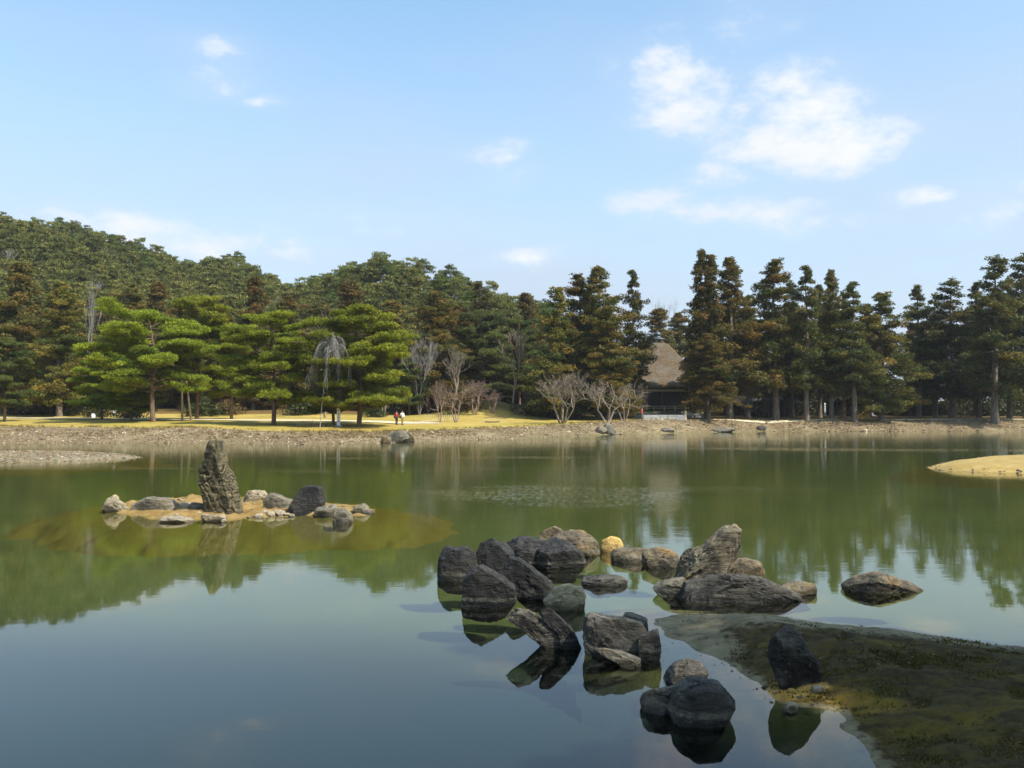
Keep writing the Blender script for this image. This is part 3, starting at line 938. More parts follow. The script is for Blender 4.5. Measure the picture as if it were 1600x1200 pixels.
r6('mossy brown-topped rock at the very back of the reef, left', [(660, 175), (700, 130), (755, 110), (800, 130), (800, 180), (740, 200), (680, 195)], 'rock_brown', 1, depth=0.7)
r6('dark rounded rock with brown end at the back of the reef', [(735, 190), (760, 145), (810, 124), (862, 120), (930, 150), (975, 190), (985, 240), (945, 264), (860, 262), (760, 240)], 'rock_brown', 2, depth=0.8)
r6('small yellow ochre boulder behind the reef', [(988, 232), (1003, 185), (1050, 162), (1096, 174), (1112, 205), (1100, 235), (1040, 244), (1000, 242)], 'rock_ochre', 3, depth=0.8, sub=4)
r6('low flat brown rock right of the yellow boulder', [(1052, 262), (1078, 216), (1150, 204), (1230, 213), (1262, 240), (1240, 285), (1150, 294), (1060, 284)], 'rock_brown', 4, depth=0.7, sub=4)
r6('blocky dark brown rock beside the leaning monolith', [(1210, 292), (1218, 240), (1258, 220), (1330, 214), (1385, 235), (1400, 290), (1350, 327), (1270, 320), (1220, 304)], 'rock_brown', 5, depth=0.8)
r6('broad black boulder, left hump of the wide pair', [(492, 215), (535, 172), (620, 162), (690, 180), (740, 230), (720, 300), (640, 322), (560, 300), (505, 260)], 'rock_jet', 6, depth=0.9)
r6('broad black boulder, right hump of the wide pair', [(655, 240), (690, 185), (760, 168), (830, 198), (890, 240), (912, 280), (890, 312), (800, 332), (700, 320), (660, 290)], 'rock_jet', 7, depth=0.9)
r6('rounded black boulder with a grey top, second from the left', [(345, 250), (378, 192), (440, 165), (500, 188), (545, 250), (550, 320), (500, 370), (420, 380), (360, 350)], 'rock_jet', 8, depth=0.8)
r6('leftmost black boulder of the reef with a notched top', [(148, 345), (163, 240), (200, 214), (250, 226), (292, 217), (340, 250), (352, 310), (330, 370), (270, 392), (200, 388), (152, 372)], 'rock_jet', 9, depth=0.85)
r6('large black boulder at the front left of the reef', [(276, 500), (288, 385), (320, 332), (380, 320), (470, 365), (542, 420), (550, 480), (490, 522), (390, 534), (292, 522)], 'rock_jet', 10, depth=0.8)
r6('long black slab leaning down to the right', [(472, 320), (508, 274), (570, 280), (645, 330), (742, 400), (762, 442), (720, 485), (640, 494), (560, 450), (490, 385)], 'rock_jet', 11, depth=0.6, strata=0.06, sdir=(0.6, 0.2, 0.8))
r6('squared tan sandstone block at the water', [(703, 495), (758, 430), (830, 414), (898, 424), (912, 470), (902, 520), (835, 536), (760, 545)], 'rock_sand', 12, depth=0.7, boxy=0.55, facets=18)
r6('small flat dark rock alone in the channel', [(898, 392), (920, 366), (1000, 357), (1090, 365), (1142, 395), (1085, 412), (980, 416), (908, 410)], 'rock_black', 13, depth=0.55, sub=4, strata=0.05)
r6('long grey slate slab sloping into the water, left of two', [(492, 542), (540, 526), (620, 544), (700, 600), (800, 690), (822, 745), (740, 748), (690, 704), (600, 644), (508, 592)], 'rock_slate', 14, depth=0.45, strata=0.07, sdir=(0.7, 0.1, 0.7))
r6('long dark slate slab sloping into the water, right of two', [(648, 530), (690, 503), (740, 538), (800, 598), (850, 648), (897, 712), (865, 752), (810, 742), (770, 660), (700, 595)], 'rock_jet', 15, depth=0.5, strata=0.06, sdir=(0.7, 0.1, 0.7))
r6('rounded knob at the back of the layered grey block', [(1100, 610), (1128, 552), (1190, 543), (1232, 580), (1240, 640), (1150, 660)], 'rock_slate', 16, depth=0.9, sub=4)
r6('big layered grey block in the middle foreground', [(910, 700), (915, 592), (960, 569), (1040, 584), (1110, 588), (1200, 610), (1230, 660), (1215, 740), (1190, 800), (1090, 790), (980, 760), (920, 745)], 'rock_slate', 17, depth=0.75, strata=0.05, boxy=0.6)
r6('upright grey slab on the right end of the layered block', [(1190, 700), (1220, 640), (1290, 632), (1306, 740), (1292, 812), (1240, 800), (1195, 770)], 'rock_slate', 18, depth=0.8, strata=0.05, boxy=0.6, sub=4)
r6('flat pale grey slab lying before the layered block', [(968, 745), (1000, 735), (1100, 760), (1200, 795), (1198, 838), (1120, 822), (1040, 795), (975, 772)], 'rock_grey', 19, depth=0.35, strata=0.04, sub=4, sink=0.1)
r6('dark domed rock just off the spit, behind two others', [(1328, 895), (1358, 842), (1430, 788), (1500, 804), (1547, 860), (1535, 895), (1440, 925), (1350, 930)], 'rock_slate', 20, depth=0.85)
r6('low grey-topped rock, left of the nearest three', [(1203, 992), (1240, 950), (1300, 944), (1380, 938), (1440, 955), (1420, 1040), (1370, 1078), (1290, 1084), (1213, 1045)], 'rock_slate', 21, depth=0.8)
r7('nearest black boulder with a slanting ridge', [(174, 850), (200, 770), (268, 724), (362, 734), (416, 800), (420, 852), (355, 898), (250, 914), (188, 884)], 'rock_black', 22, depth=0.9, facets=18)

# the leaning monolith and its neighbours
r7('rough brown slab behind the leaning monolith', [(182, 320), (228, 212), (300, 165), (348, 150), (352, 220), (320, 330), (240, 345)], 'rock_brown', 30, depth=0.5, strata=0.06)
r7('leaning pale-tipped monolith pointing up to the right', [(180, 385), (210, 318), (262, 238), (330, 172), (388, 122), (428, 108), (446, 128), (444, 180), (432, 232), (398, 296), (380, 372), (300, 390)], 'rock_lean', 31, depth=0.5, strata=0.16, sdir=(0.62, 0.1, -0.75), rough=0.06, name='leaning_monolith', facets=0, boxy=0.5)
r7('brown rounded rock behind the right of the monolith', [(396, 310), (415, 252), (470, 238), (532, 254), (548, 290), (530, 330), (450, 335)], 'rock_brown', 32, depth=0.8, sub=4)
r7('long dark wedge-shaped slab before the monolith', [(215, 392), (250, 338), (330, 308), (420, 296), (500, 310), (600, 346), (680, 380), (728, 406), (690, 414), (560, 412), (400, 410), (280, 404)], 'rock_black', 33, depth=0.34, strata=0.08, sdir=(0.1, 0.3, 0.9), rough=0.05, facets=8, boxy=0.6)
r7('low pale pitted ledge at the left foot of the monolith', [(97, 355), (148, 333), (220, 318), (290, 330), (300, 385), (250, 396), (170, 388)], 'rock_grey', 34, depth=0.6, sub=4, strata=0.04)
r7('small square mossy block right of the wedge slab', [(618, 350), (660, 330), (752, 340), (754, 376), (700, 386), (630, 375)], 'rock_brown', 35, depth=0.7, boxy=0.5, sub=4)
r7('lone flat brown rock in open water, right', [(878, 350), (892, 320), (960, 294), (1012, 300), (1100, 325), (1192, 347), (1110, 372), (980, 378), (898, 366)], 'rock_brown', 36, depth=0.5, strata=0.05)
rs = r7('upright dark pointed stone standing on the mossy spit', [(578, 640), (580, 494), (640, 500), (692, 542), (722, 602), (768, 655), (768, 705), (690, 732), (620, 712), (582, 670)], 'rock_black', 37, depth=0.6, base=0.14, boxy=0.6, facets=20, rough=0.04)

# stones at the ochre corner of the spit
rr = random.Random(4)
def pebble(name, label, loc, size, mat, seed, group=None, cat='stone'):
    V, Tf = ico(3)
    rng = np.random.default_rng(seed)
    s = np.array(size) * 0.5
    V = V * s
    for k in range(7):
        n = rng.normal(size=3); n /= np.linalg.norm(n)
        h = V @ n; lim = h.max() * rng.uniform(0.7, 0.92)
        V = V - np.outer(np.maximum(h - lim, 0), n)
    V = V + fbm(V / s.mean() + seed, 1.6, 3, seed)[:, None] * 0.05 * V
    a = rng.uniform(0, 6.28)
    V = V @ np.array(Matrix.Rotation(a, 3, 'Z')).T
    o = mesh_obj(name, np_mesh(name, V, Tf, mat, True))
    o.location = loc
    return tag(o, label, cat, group)
def on_moss(px, py, dz=0.0):
    p = gp(px, py, 0.05)
    return Vector((p.x, p.y, max(0.0, moss_h(p.x, p.y)) + dz))
pebble('pebble', 'white pebble beside the upright stone on the spit', on_moss(1278, 1085, 0.02), (0.15, 0.11, 0.10), M['rock_pale'], 51)
pebble('pebble', 'largest cream pebble at the waterline below the upright stone', on_moss(1236, 1103, 0.03), (0.19, 0.14, 0.11), M['rock_pale'], 52)
for k, (x, y, s) in enumerate(((1196, 1066, .16), (1211, 1078, .14), (1224, 1072, .12), (1238, 1080, .17), (1250, 1088, .13), (1222, 1090, .15), (1262, 1076, .10), (1205, 1090, .10), (1246, 1068, .09), (1258, 1096, .09))):
    pebble('pebble', 'small orange-stained stone at the ochre corner of the spit', on_moss(x, y, -0.02), (s * 0.8, s * 0.62, s * 0.45), M['rock_ochre' if k % 2 else 'rock_brown'], 60 + k, 'orange stones below the upright stone')

# islet rocks
rock('standing_stone', 'tall weathered standing stone leaning on the sandy islet', conv([(1165, 55), (1205, 57), (1245, 105), (1262, 180), (1296, 260), (1304, 330), (1352, 430), (1402, 560), (1452, 670), (1494, 800), (1450, 866), (1330, 868), (1220, 866), (1128, 852), (1096, 780), (1050, 640), (1018, 520), (1005, 430), (1012, 368), (1058, 322), (1098, 295), (1080, 230), (1096, 170), (1128, 108)], *ZA), M['rock_stand'], 101, depth=0.75, sub=6, strata=0.06, sdir=(0.75, 0.2, 0.35), rough=0.075, facets=5, boxy=0.72)
rA('broad grey-brown boulder left of the standing stone', [(378, 795), (388, 740), (450, 690), (520, 684), (620, 698), (700, 700), (800, 738), (832, 772), (780, 808), (690, 836), (480, 845), (398, 825)], 'rock_grey', 102, depth=0.7)
rA('pale jagged rock at the left end of the islet', [(88, 790), (108, 722), (158, 664), (212, 663), (220, 720), (292, 758), (304, 792), (250, 830), (100, 832)], 'rock_pale', 103, depth=0.7, rough=0.09)
rA('flat pale slab awash in front of the standing stone', [(635, 912), (700, 870), (800, 864), (900, 880), (984, 920), (860, 938), (700, 936)], 'rock_pale', 104, depth=0.7, sink=0.12)
rA('greenish rock touching the standing stone on its left', [(905, 805), (958, 742), (1020, 720), (1072, 720), (1095, 835), (1000, 842)], 'rock_grey', 105, depth=0.8)
rA('thin dark slab lying left of the standing stone', [(818, 800), (900, 808), (1022, 828), (1032, 858), (900, 858), (838, 836)], 'rock_slate', 106, depth=0.5, sink=0.1)
rA('low pale slab at the foot of the standing stone', [(1038, 842), (1100, 852), (1190, 872), (1250, 860), (1322, 890), (1200, 932), (1080, 912)], 'rock_pale', 107, depth=0.6, sink=0.12)
rA('low brown rock between boulder and standing stone', [(690, 770), (740, 740), (810, 750), (830, 800), (780, 840), (710, 830)], 'rock_brown', 108, depth=0.8)
rB('heaped grey rubble rock right of the standing stone', [(68, 265), (128, 170), (200, 164), (262, 153), (304, 190), (300, 270), (230, 305), (120, 300)], 'rock_pale', 109, depth=0.8, rough=0.10)
rB('olive-grey rock beside the black boulder', [(270, 260), (298, 200), (420, 198), (464, 240), (565, 270), (570, 335), (480, 375), (370, 368), (285, 325)], 'rock_grey', 110, depth=0.7)
rB('squarish black boulder on the islet', [(500, 365), (556, 300), (600, 220), (658, 145), (720, 133), (832, 143), (852, 220), (874, 300), (826, 365), (730, 412), (600, 412), (515, 388)], 'rock_jet', 111, depth=0.8, sub=5, facets=18)
rB('grey wedge rock right of the black boulder', [(768, 408), (798, 350), (880, 304), (962, 308), (1034, 352), (1010, 410), (900, 432), (785, 424)], 'rock_grey', 112, depth=0.8)
rB('pointed brown rock in the shallows', [(966, 478), (978, 370), (1050, 353), (1112, 369), (1152, 420), (1174, 470), (1085, 496), (978, 494)], 'rock_grey', 113, depth=0.8)
rB('rightmost small rock of the islet, apart from the rest', [(1166, 376), (1180, 325), (1250, 284), (1312, 330), (1370, 378), (1300, 396), (1196, 391)], 'rock_grey', 114, depth=0.8)
for k, (x, y, s) in enumerate(((290, 791, .5), (265, 801, .28), (206, 796, .26), (310, 801, .24), (405, 804, .32), (413, 800, .34), (422, 802, .40), (431, 799, .30), (437, 801, .42), (448, 802, .26), (398, 800, .25), (275, 803, .24), (325, 806, .3), (345, 808, .28), (350, 811, .22), (456, 803, .22))):
    p = gp(x, y, 0.08)
    pebble('cobblestone', 'pale rounded stone lying on the islet sand', (p.x, p.y, max(0.02, islet_h(p.x, p.y))), (s, s * 0.8, s * 0.62), M['rock_pale'], 130 + k, 'pale stones on the islet sand')

# rocks on the far bank
def bank_rock(label, poly, mat, seed, **k):
    bot = max(p[1] for p in poly); xc = sum(p[0] for p in poly) / len(poly)
    h = hit(xc, bot)
    return rock('bank_rock', label, poly, M[mat], seed, group='rocks on the far cobbled bank', sub=3, base=h.z, sink=0.3, **k)
bank_rock('large grey-brown boulder in the rock clump by the far waterline', [(604, 686), (612, 674), (622, 671), (634, 673), (640, 684), (630, 691), (612, 692)], 'rock_slate', 201, depth=0.9)
bank_rock('brown boulder at the left of the far waterline clump', [(595, 690), (598, 681), (606, 679), (612, 686), (608, 693), (598, 693)], 'rock_brown', 202, depth=0.9)
bank_rock('brown rock at the right of the far waterline clump', [(632, 690), (634, 676), (640, 673), (647, 680), (648, 690), (640, 692)], 'rock_brown', 203, depth=0.9)
bank_rock('dark pointed rock sitting halfway up the far bank', [(941, 676), (945, 663), (950, 659), (957, 667), (963, 674), (962, 678), (944, 678)], 'rock_slate', 204, depth=0.9)
bank_rock('low grey rock left of the dark pointed bank rock', [(928, 675), (934, 667), (944, 665), (948, 672), (944, 677), (932, 677)], 'rock_grey', 205, depth=0.9)
bank_rock('flat dark rock low on the far right bank', [(1028, 672), (1036, 668), (1048, 669), (1056, 673), (1040, 674)], 'rock_slate', 206, depth=0.9)
bank_rock('long low dark rock on the far right bank', [(1095, 673), (1110, 669), (1140, 668), (1154, 671), (1130, 674)], 'rock_slate', 207, depth=0.5)
bank_rock('small dark boulder near the far right waterline', [(1182, 669), (1186, 665), (1194, 665), (1199, 668), (1192, 671)], 'rock_black', 208, depth=0.9)

# ------------------------------------------------------------------ cobbles
def scatter_stones(name, label, P, size, mat, seed, parent=None):
    rng = np.random.default_rng(seed)
    S, Tf = ico(1)
    n = len(P)
    s = size * rng.uniform(0.5, 1.4, n)
    sc = np.stack([s * rng.uniform(0.8, 1.3, n), s * rng.uniform(0.8, 1.2, n), s * rng.uniform(0.45, 0.8, n)], -1)
    a = rng.uniform(0, 6.28, n)
    jit = 1 + rng.uniform(-0.22, 0.22, (n, len(S)))
    V = S[None] * jit[..., None] * sc[:, None, :]
    x = V[..., 0] * np.cos(a)[:, None] - V[..., 1] * np.sin(a)[:, None]
    y = V[..., 0] * np.sin(a)[:, None] + V[..., 1] * np.cos(a)[:, None]
    V = np.stack([x, y, V[..., 2]], -1) + P[:, None, :]
    T = (Tf[None] + (np.arange(n) * len(S))[:, None, None]).reshape(-1, 3)
    o = mesh_obj(name, np_mesh(name, V.reshape(-1, 3), T, mat, False), parent)
    return tag(o, label, None if parent else 'cobbles', kind='stuff')

def bank_points(n, seed):
    rng = np.random.default_rng(seed)
    px = rng.uniform(-60, 1660, n)
    ysh = np.interp(px, SHORE[:, 0], SHORE_Y); w = np.interp(px, WID[:, 0], WID[:, 1])
    lim = np.interp(px, [-60, 250, 350, 1700], [0.62, 0.8, 0.95, 0.98])
    q = rng.uniform(0, 1, n) ** 1.15
    Y = ysh - 0.5 + q * (w * lim + 0.5)
    X = (px - 800) / F * Y
    z = terrain(X, Y)[0]
    P = np.stack([X, Y, z], -1)
    k = fbm(P, 0.3, 3, 8) > rng.uniform(-1.3, 0.5, n)
    return P[k & (z > -0.1)]
scatter_stones('bank_cobbles', 'brown and buff cobbles covering the far bank', bank_points(24000, 71), 0.082, M['cobble'], 72)

def edge_points(poly, hfun, n, inner, seed, outer=0.1):
    rng = np.random.default_rng(seed)
    lo, hi = poly.min(0) - outer, poly.max(0) + outer
    P = rng.uniform(lo, hi, (n, 2))
    d = poly_sdf(P, poly)
    P = P[(d > -outer) & (d < inner)]
    return np.stack([P[:, 0], P[:, 1], hfun(P[:, 0], P[:, 1])], -1)
scatter_stones('spit_cobbles', 'buff cobbles covering the low left spit', edge_points(spl_poly, spl_h, 5200, 9, 73), 0.075, M['cobble'], 74)
scatter_stones('rim_cobbles', 'pale stones rimming the right grass spit', edge_points(spr_poly, spr_h, 7000, 0.45, 75), 0.07, M['cobble'], 76)
scatter_stones('islet_gravel', 'buff gravel strewn over the islet sand', edge_points(islet_poly, islet_h, 420, 2.0, 77), 0.045, M['rock_pale'], 78)
mp_ = edge_points(moss_poly, moss_h, 900, 9, 79, 0.15)
scatter_stones('mud_pebbles', 'tiny pebbles and grit strewn over the mossy spit', mp_, 0.013, M['rock_brown'], 80)

def bank_weeds():
    rng = np.random.default_rng(92)
    n = 2600
    px = rng.uniform(-40, 1640, n)
    ysh = np.interp(px, SHORE[:, 0], SHORE_Y); w = np.interp(px, WID[:, 0], WID[:, 1])
    Y = ysh + w * rng.uniform(0.25, 1.35, n); X = (px - 800) / F * Y
    P = np.stack([X, Y, terrain(X, Y)[0] + 0.03], -1)
    P = P[fbm(P, 0.22, 3, 93) > rng.uniform(-0.5, 0.6, n)]
    m = 14; C = np.repeat(P, m, 0) + rng.normal(0, 0.13, (len(P) * m, 3)) * np.array([1, 1, 0.05])
    D = rng.normal(0, 0.45, (len(C), 3)); D[:, 2] = 1; D /= np.linalg.norm(D, axis=1, keepdims=True)
    S = np.cross(D, rng.normal(size=(len(C), 3))); S /= np.linalg.norm(S, axis=1, keepdims=True)
    l = rng.uniform(0.10, 0.32, (len(C), 1)); w_ = rng.uniform(0.012, 0.03, (len(C), 1))
    V = np.stack([C - S * w_, C + S * w_, C + D * l], 1)
    me = np_mesh('dry_weeds', V.reshape(-1, 3), np.arange(len(C) * 3).reshape(-1, 3), M['weed_leaf'], False, {'tint': np.repeat(rng.uniform(0, 1, len(C)), 3)})
    tag(mesh_obj('dry_weeds', me), 'dry grass tufts scattered along the far bank', 'grass', kind='stuff')
M['weed_leaf'] = mat_leaf('weed_leaf', (0.10, 0.09, 0.02), (0.22, 0.15, 0.05), (0.34, 0.25, 0.10), 0.25)
bank_weeds()
scatter_stones('bank_stones', 'larger pale and brown stones along the far waterline', bank_points(420, 94), 0.26, M['cobble'], 95)

def moss_tufts():
    rng = np.random.default_rng(88)
    P = edge_points(moss_poly, moss_h, 26000, 12, 89, -0.10)
    P = P[(P[:, 1] < 14.5) & (P[:, 0] < 9.5)]
    k = fbm(P, 1.4, 4, 90) + 0.35 * (P[:, 0] - 3.2) - 0.25 * (P[:, 1] - 10.5) > rng.uniform(-0.2, 1.3, len(P))
    P = P[k]
    n = len(P)
    C = np.repeat(P, 5, 0) + rng.normal(0, 0.022, (n * 5, 3)) * np.array([1, 1, 0.15])
    D = rng.normal(0, 0.55, (n * 5, 3)); D[:, 2] = 1.0; D /= np.linalg.norm(D, axis=1, keepdims=True)
    S = np.cross(D, rng.normal(size=(n * 5, 3))); S /= np.linalg.norm(S, axis=1, keepdims=True)
    l = rng.uniform(0.012, 0.04, (n * 5, 1)); w = rng.uniform(0.006, 0.014, (n * 5, 1))
    C[:, 2] -= 0.012
    V = np.stack([C - S * w, C + S * w, C + D * l], 1)
    t = np.clip(np.repeat(0.5 + 0.5 * fbm(P, 2.2, 3, 91), 5) + rng.normal(0, 0.15, n * 5), 0, 1)
    me = np_mesh('moss', V.reshape(-1, 3), np.arange(n * 15).reshape(-1, 3), M['moss_leaf'], False, {'tint': np.repeat(t, 3)})
    tag(mesh_obj('moss', me), 'short olive moss and dry grass growing over the spit', 'moss', kind='stuff')
M['moss_leaf'] = mat_leaf('moss_leaf', (0.030, 0.028, 0.006), (0.075, 0.065, 0.010), (0.15, 0.105, 0.030), 0.25)
moss_tufts()

# ------------------------------------------------------------------ trees
def unit(v):
    return v / np.maximum(np.linalg.norm(v, axis=-1, keepdims=True), 1e-9)

def leaves(C, out, rng, L, W, k, spread=0.5, upb=0.0):
    """k leaf triangles around each centre, lying roughly tangent to 'out'"""
    n = len(C)
    C = np.repeat(C, k, 0); out = np.repeat(out, k, 0)
    m = len(C)
    rnd = unit(rng.normal(size=(m, 3)))
    D = unit(rnd + 0.45 * out + np.array([0, 0, upb]))
    Nn = unit(out + spread * rng.normal(size=(m, 3)))
    S = unit(np.cross(D, Nn))
    l = L * rng.uniform(0.6, 1.3, m)[:, None]; w = W * rng.uniform(0.6, 1.3, m)[:, None]
    C = C + rng.normal(size=(m, 3)) * L * 0.25
    V = np.stack([C - S * w * 0.5 - D * l * 0.4, C + S * w * 0.5 - D * l * 0.4, C + D * l * 0.6], 1)
    return V

def tubes(segs, n=5):
    """segs: list of (p0, p1, r0, r1) -> verts, quads"""
    P0 = np.array([s[0] for s in segs], float); P1 = np.array([s[1] for s in segs], float)
    r0 = np.array([s[2] for s in segs], float); r1 = np.array([s[3] for s in segs], float)
    d = unit(P1 - P0)
    ref = np.where(np.abs(d[:, 2:3]) > 0.8, np.array([[1.0, 0, 0]]), np.array([[0, 0, 1.0]]))
    a = unit(np.cross(d, ref)); b = np.cross(d, a)
    t = np.arange(n) * 2 * np.pi / n
    ring = a[:, None, :] * np.cos(t)[None, :, None] + b[:, None, :] * np.sin(t)[None, :, None]
    A = P0[:, None] + ring * r0[:, None, None]
    B = P1[:, None] + ring * r1[:, None, None]
    V = np.concatenate([A, B], 1).reshape(-1, 3)
    base = (np.arange(len(segs)) * 2 * n)[:, None]
    k = np.arange(n)[None]
    Q = np.stack([base + k, base + (k + 1) % n, base + n + (k + 1) % n, base + n + k], -1).reshape(-1, 4)
    return V, Q

def clump_leaves(cs, rs, flat, cnt, rng, L, W, tint, upb=0.0, spread=0.5):
    """fills ellipsoid clumps with leaves; returns V (n,3,3) and tint"""
    Vs = []; ts = []
    for c, r, tn in zip(cs, rs, tint):
        n = max(6, int(cnt * (r if np.isscalar(r) else float(r)) ** 1.3))
        u = unit(rng.normal(size=(n, 3)))
        rad = rng.uniform(0.55, 1.0, n) ** 0.6
        p = u * rad[:, None] * np.array([r, r, r * flat])
        o = unit(u * np.array([1, 1, 1 / flat]))
        Vs.append(leaves(p + c, o, rng, L, W, 1, spread, upb))
        ts.append(np.clip(tn + rng.normal(0, 0.12, n), 0, 1))
    return np.concatenate(Vs), np.concatenate(ts)

def foliage_mesh(name, V, t, mat):
    n = len(V)
    return np_mesh(name, V.reshape(-1, 3), np.arange(n * 3).reshape(-1, 3), mat, False, {'tint': np.repeat(t, 3)})

def gen_cedar(seed, H=24.0, Rr=3.8, z0=0.2, p=0.75, gap=0.0, twin=False, leafm='cedar', cnt=125, brown=0.45):
    rng = np.random.default_rng(seed)
    cs = []; rs = []; ti = []; segs = []
    spires = [(0, 0, H)] if not twin else [(-0.6, 0, H * 0.97), (0.7, 0.3, H)]
    for (ox, oy, h) in spires:
        pts = [np.array([ox * min(1, q * 3) + 0.12 * math.sin(q * 7 + seed), oy * min(1, q * 3) + 0.12 * math.cos(q * 5 + seed), q * h]) for q in np.linspace(0, 1, 12)]
        for i in range(11):
            ra = 0.38 * (1 - i / 11.3) ** 0.9; rb = 0.38 * (1 - (i + 1) / 11.3) ** 0.9
            if i == 0: ra *= 1.2
            segs.append((pts[i] - (np.array([0, 0, 0.3]) if i == 0 else 0), pts[i + 1], ra, rb))
        z = z0 * h
        side = rng.uniform(0, 6.28)
        while z < h - 0.3:
            t = (z - z0 * h) / (h * (1 - z0))
            Rt = Rr * (1 - t) ** p * (0.62 + 0.38 * min(1, t / 0.16)) * (0.8 if twin else 1) + 0.12
            Rt *= 1 + 0.22 * math.sin(z * 0.9 + seed) + 0.12 * math.sin(z * 2.3 + 2 * seed)
            nb = 7 if t < 0.75 else 6
            for b in range(nb):
                if rng.uniform() < gap * (0.5 + t): continue
                a = rng.uniform(0, 6.28)
                Lb = Rt * rng.uniform(0.45, 1.25) * (1 + 0.2 * math.cos(a - side))
                zj = rng.uniform(-0.55, 0.55)
                slope = -0.28 + 0.75 * t + rng.normal(0, 0.12)
                dirv = np.array([math.cos(a), math.sin(a), 0])
                c0 = np.array([np.interp(z, [0, h * 0.33], [0, ox]), np.interp(z, [0, h * 0.33], [0, oy]), min(z + zj * (1 - t), h)])
                tip = c0 + dirv * Lb + np.array([0, 0, slope * Lb])
                if rng.uniform() < 0.5: segs.append((c0, c0 + (tip - c0) * 0.8, 0.05 + 0.02 * Lb, 0.02))
                tn = np.clip(brown + rng.normal(0, 0.27), 0, 1)
                for s in (0.5, 0.78, 1.0):
                    if Lb < 1.1 and s < 0.7: continue
                    rc = rng.uniform(0.6, 1.05) * (0.34 + 0.66 * min(1, Rt / Rr * 1.3)) * (1.1 if s < 0.7 else 1)
                    cs.append(c0 + (tip - c0) * s + rng.normal(0, 0.16, 3) - np.array([0, 0, 0.25 * (1 - t) * s]))
                    rs.append(rc); ti.append(np.clip(tn * (0.6 + 0.4 * s), 0, 1))
            z += 0.78 if t < 0.8 else 0.5
    V, t = clump_leaves(cs, rs, 0.62, cnt, rng, 0.32, 0.18, ti, -0.1, 0.42)
    TV, TQ = tubes(segs, 7)
    return foliage_mesh('crown', V, t, M[leafm]), np_mesh('trunk', TV, TQ, M['bark_cedar'], True)

def bent(pts, q):
    q = q * (len(pts) - 1); i = min(int(q), len(pts) - 2)
    return pts[i] + (pts[i + 1] - pts[i]) * (q - i)

def gen_pine(seed, H=14.0, Rr=6.0, z0=0.3, dome=0.6, nl=15, leafm='pine', cnt=330, lean=0.0, padr=(0.9, 1.5), L=0.30, W=0.10, trunk_r=0.28, ntier=8):
    rng = np.random.default_rng(seed)
    pts = [np.array([0, 0, -0.3])]
    for i in range(1, 9):
        q = i / 8
        pts.append(np.array([lean * q * H + 0.5 * math.sin(q * 5 + seed) * q, 0.45 * math.sin(q * 4 + seed * 2) * q, q * H * 0.93]))
    segs = []
    for i in range(8):
        segs.append((pts[i], pts[i + 1], trunk_r * (1 - i / 9.5), trunk_r * (1 - (i + 1) / 9.5)))
    cs = []; rs = []; ti = []
    for k in range(nl):
        tier = int(k * ntier / nl)
        q = z0 + (0.97 - z0) * (tier + 0.5 + rng.uniform(-0.36, 0.36)) / ntier
        c0 = bent(pts, q)
        a = k * 2.4 + rng.uniform(-0.5, 0.5) + (0.35 * math.sin(k * 1.7))
        tt = (q - z0) / (1 - z0)
        Lb = Rr * math.sqrt(max(0.06, 1 - ((tt - dome) / 0.76) ** 2)) * rng.uniform(0.62, 1.08)
        rise = rng.uniform(-0.03, 0.10) + 0.20 * tt
        dv = np.array([math.cos(a), math.sin(a), 0]); sv = np.array([-dv[1], dv[0], 0])
        curve = rng.uniform(-0.2, 0.2)
        lp = [c0 + dv * Lb * s + sv * curve * Lb * s * s + np.array([0, 0, Lb * (rise * s + 0.06 * math.sin(s * 6 + k))]) for s in np.linspace(0, 1, 5)]
        r = 0.13 * (1.15 - tt)
        for i in range(4): segs.append((lp[i], lp[i + 1], r * (1 - i / 4.6), r * (1 - (i + 1) / 4.6)))
        tn = np.clip(0.5 + rng.normal(0, 0.2), 0, 1)
        for s in np.linspace(0.38, 1.0, max(3, int(Lb / 0.85))):
            for side in (-1, 0, 1):
                if side and rng.uniform() < 0.35: continue
                b = bent(lp, s)
                off = sv * side * rng.uniform(0.5, 1.0) * (0.35 + 0.22 * Lb * s)
                p = b + off + np.array([0, 0, rng.uniform(0.0, 0.45)])
                cs.append(p); rs.append(rng.uniform(*padr) * (0.7 if side else 0.85) * 0.8); ti.append(np.clip(tn + rng.normal(0, 0.12), 0, 1))
                if side: segs.append((b, p, 0.045, 0.02))
    cs.append(pts[-1] + np.array([0, 0, 0.3])); rs.append(1.1); ti.append(0.7)
    V, t = clump_leaves(cs, rs, 0.36, cnt, rng, L, W, ti, 0.5, 0.6)
    TV, TQ = tubes(segs, 7)
    return foliage_mesh('crown', V, t, M[leafm]), np_mesh('trunk', TV, TQ, M['bark_pine'], True)

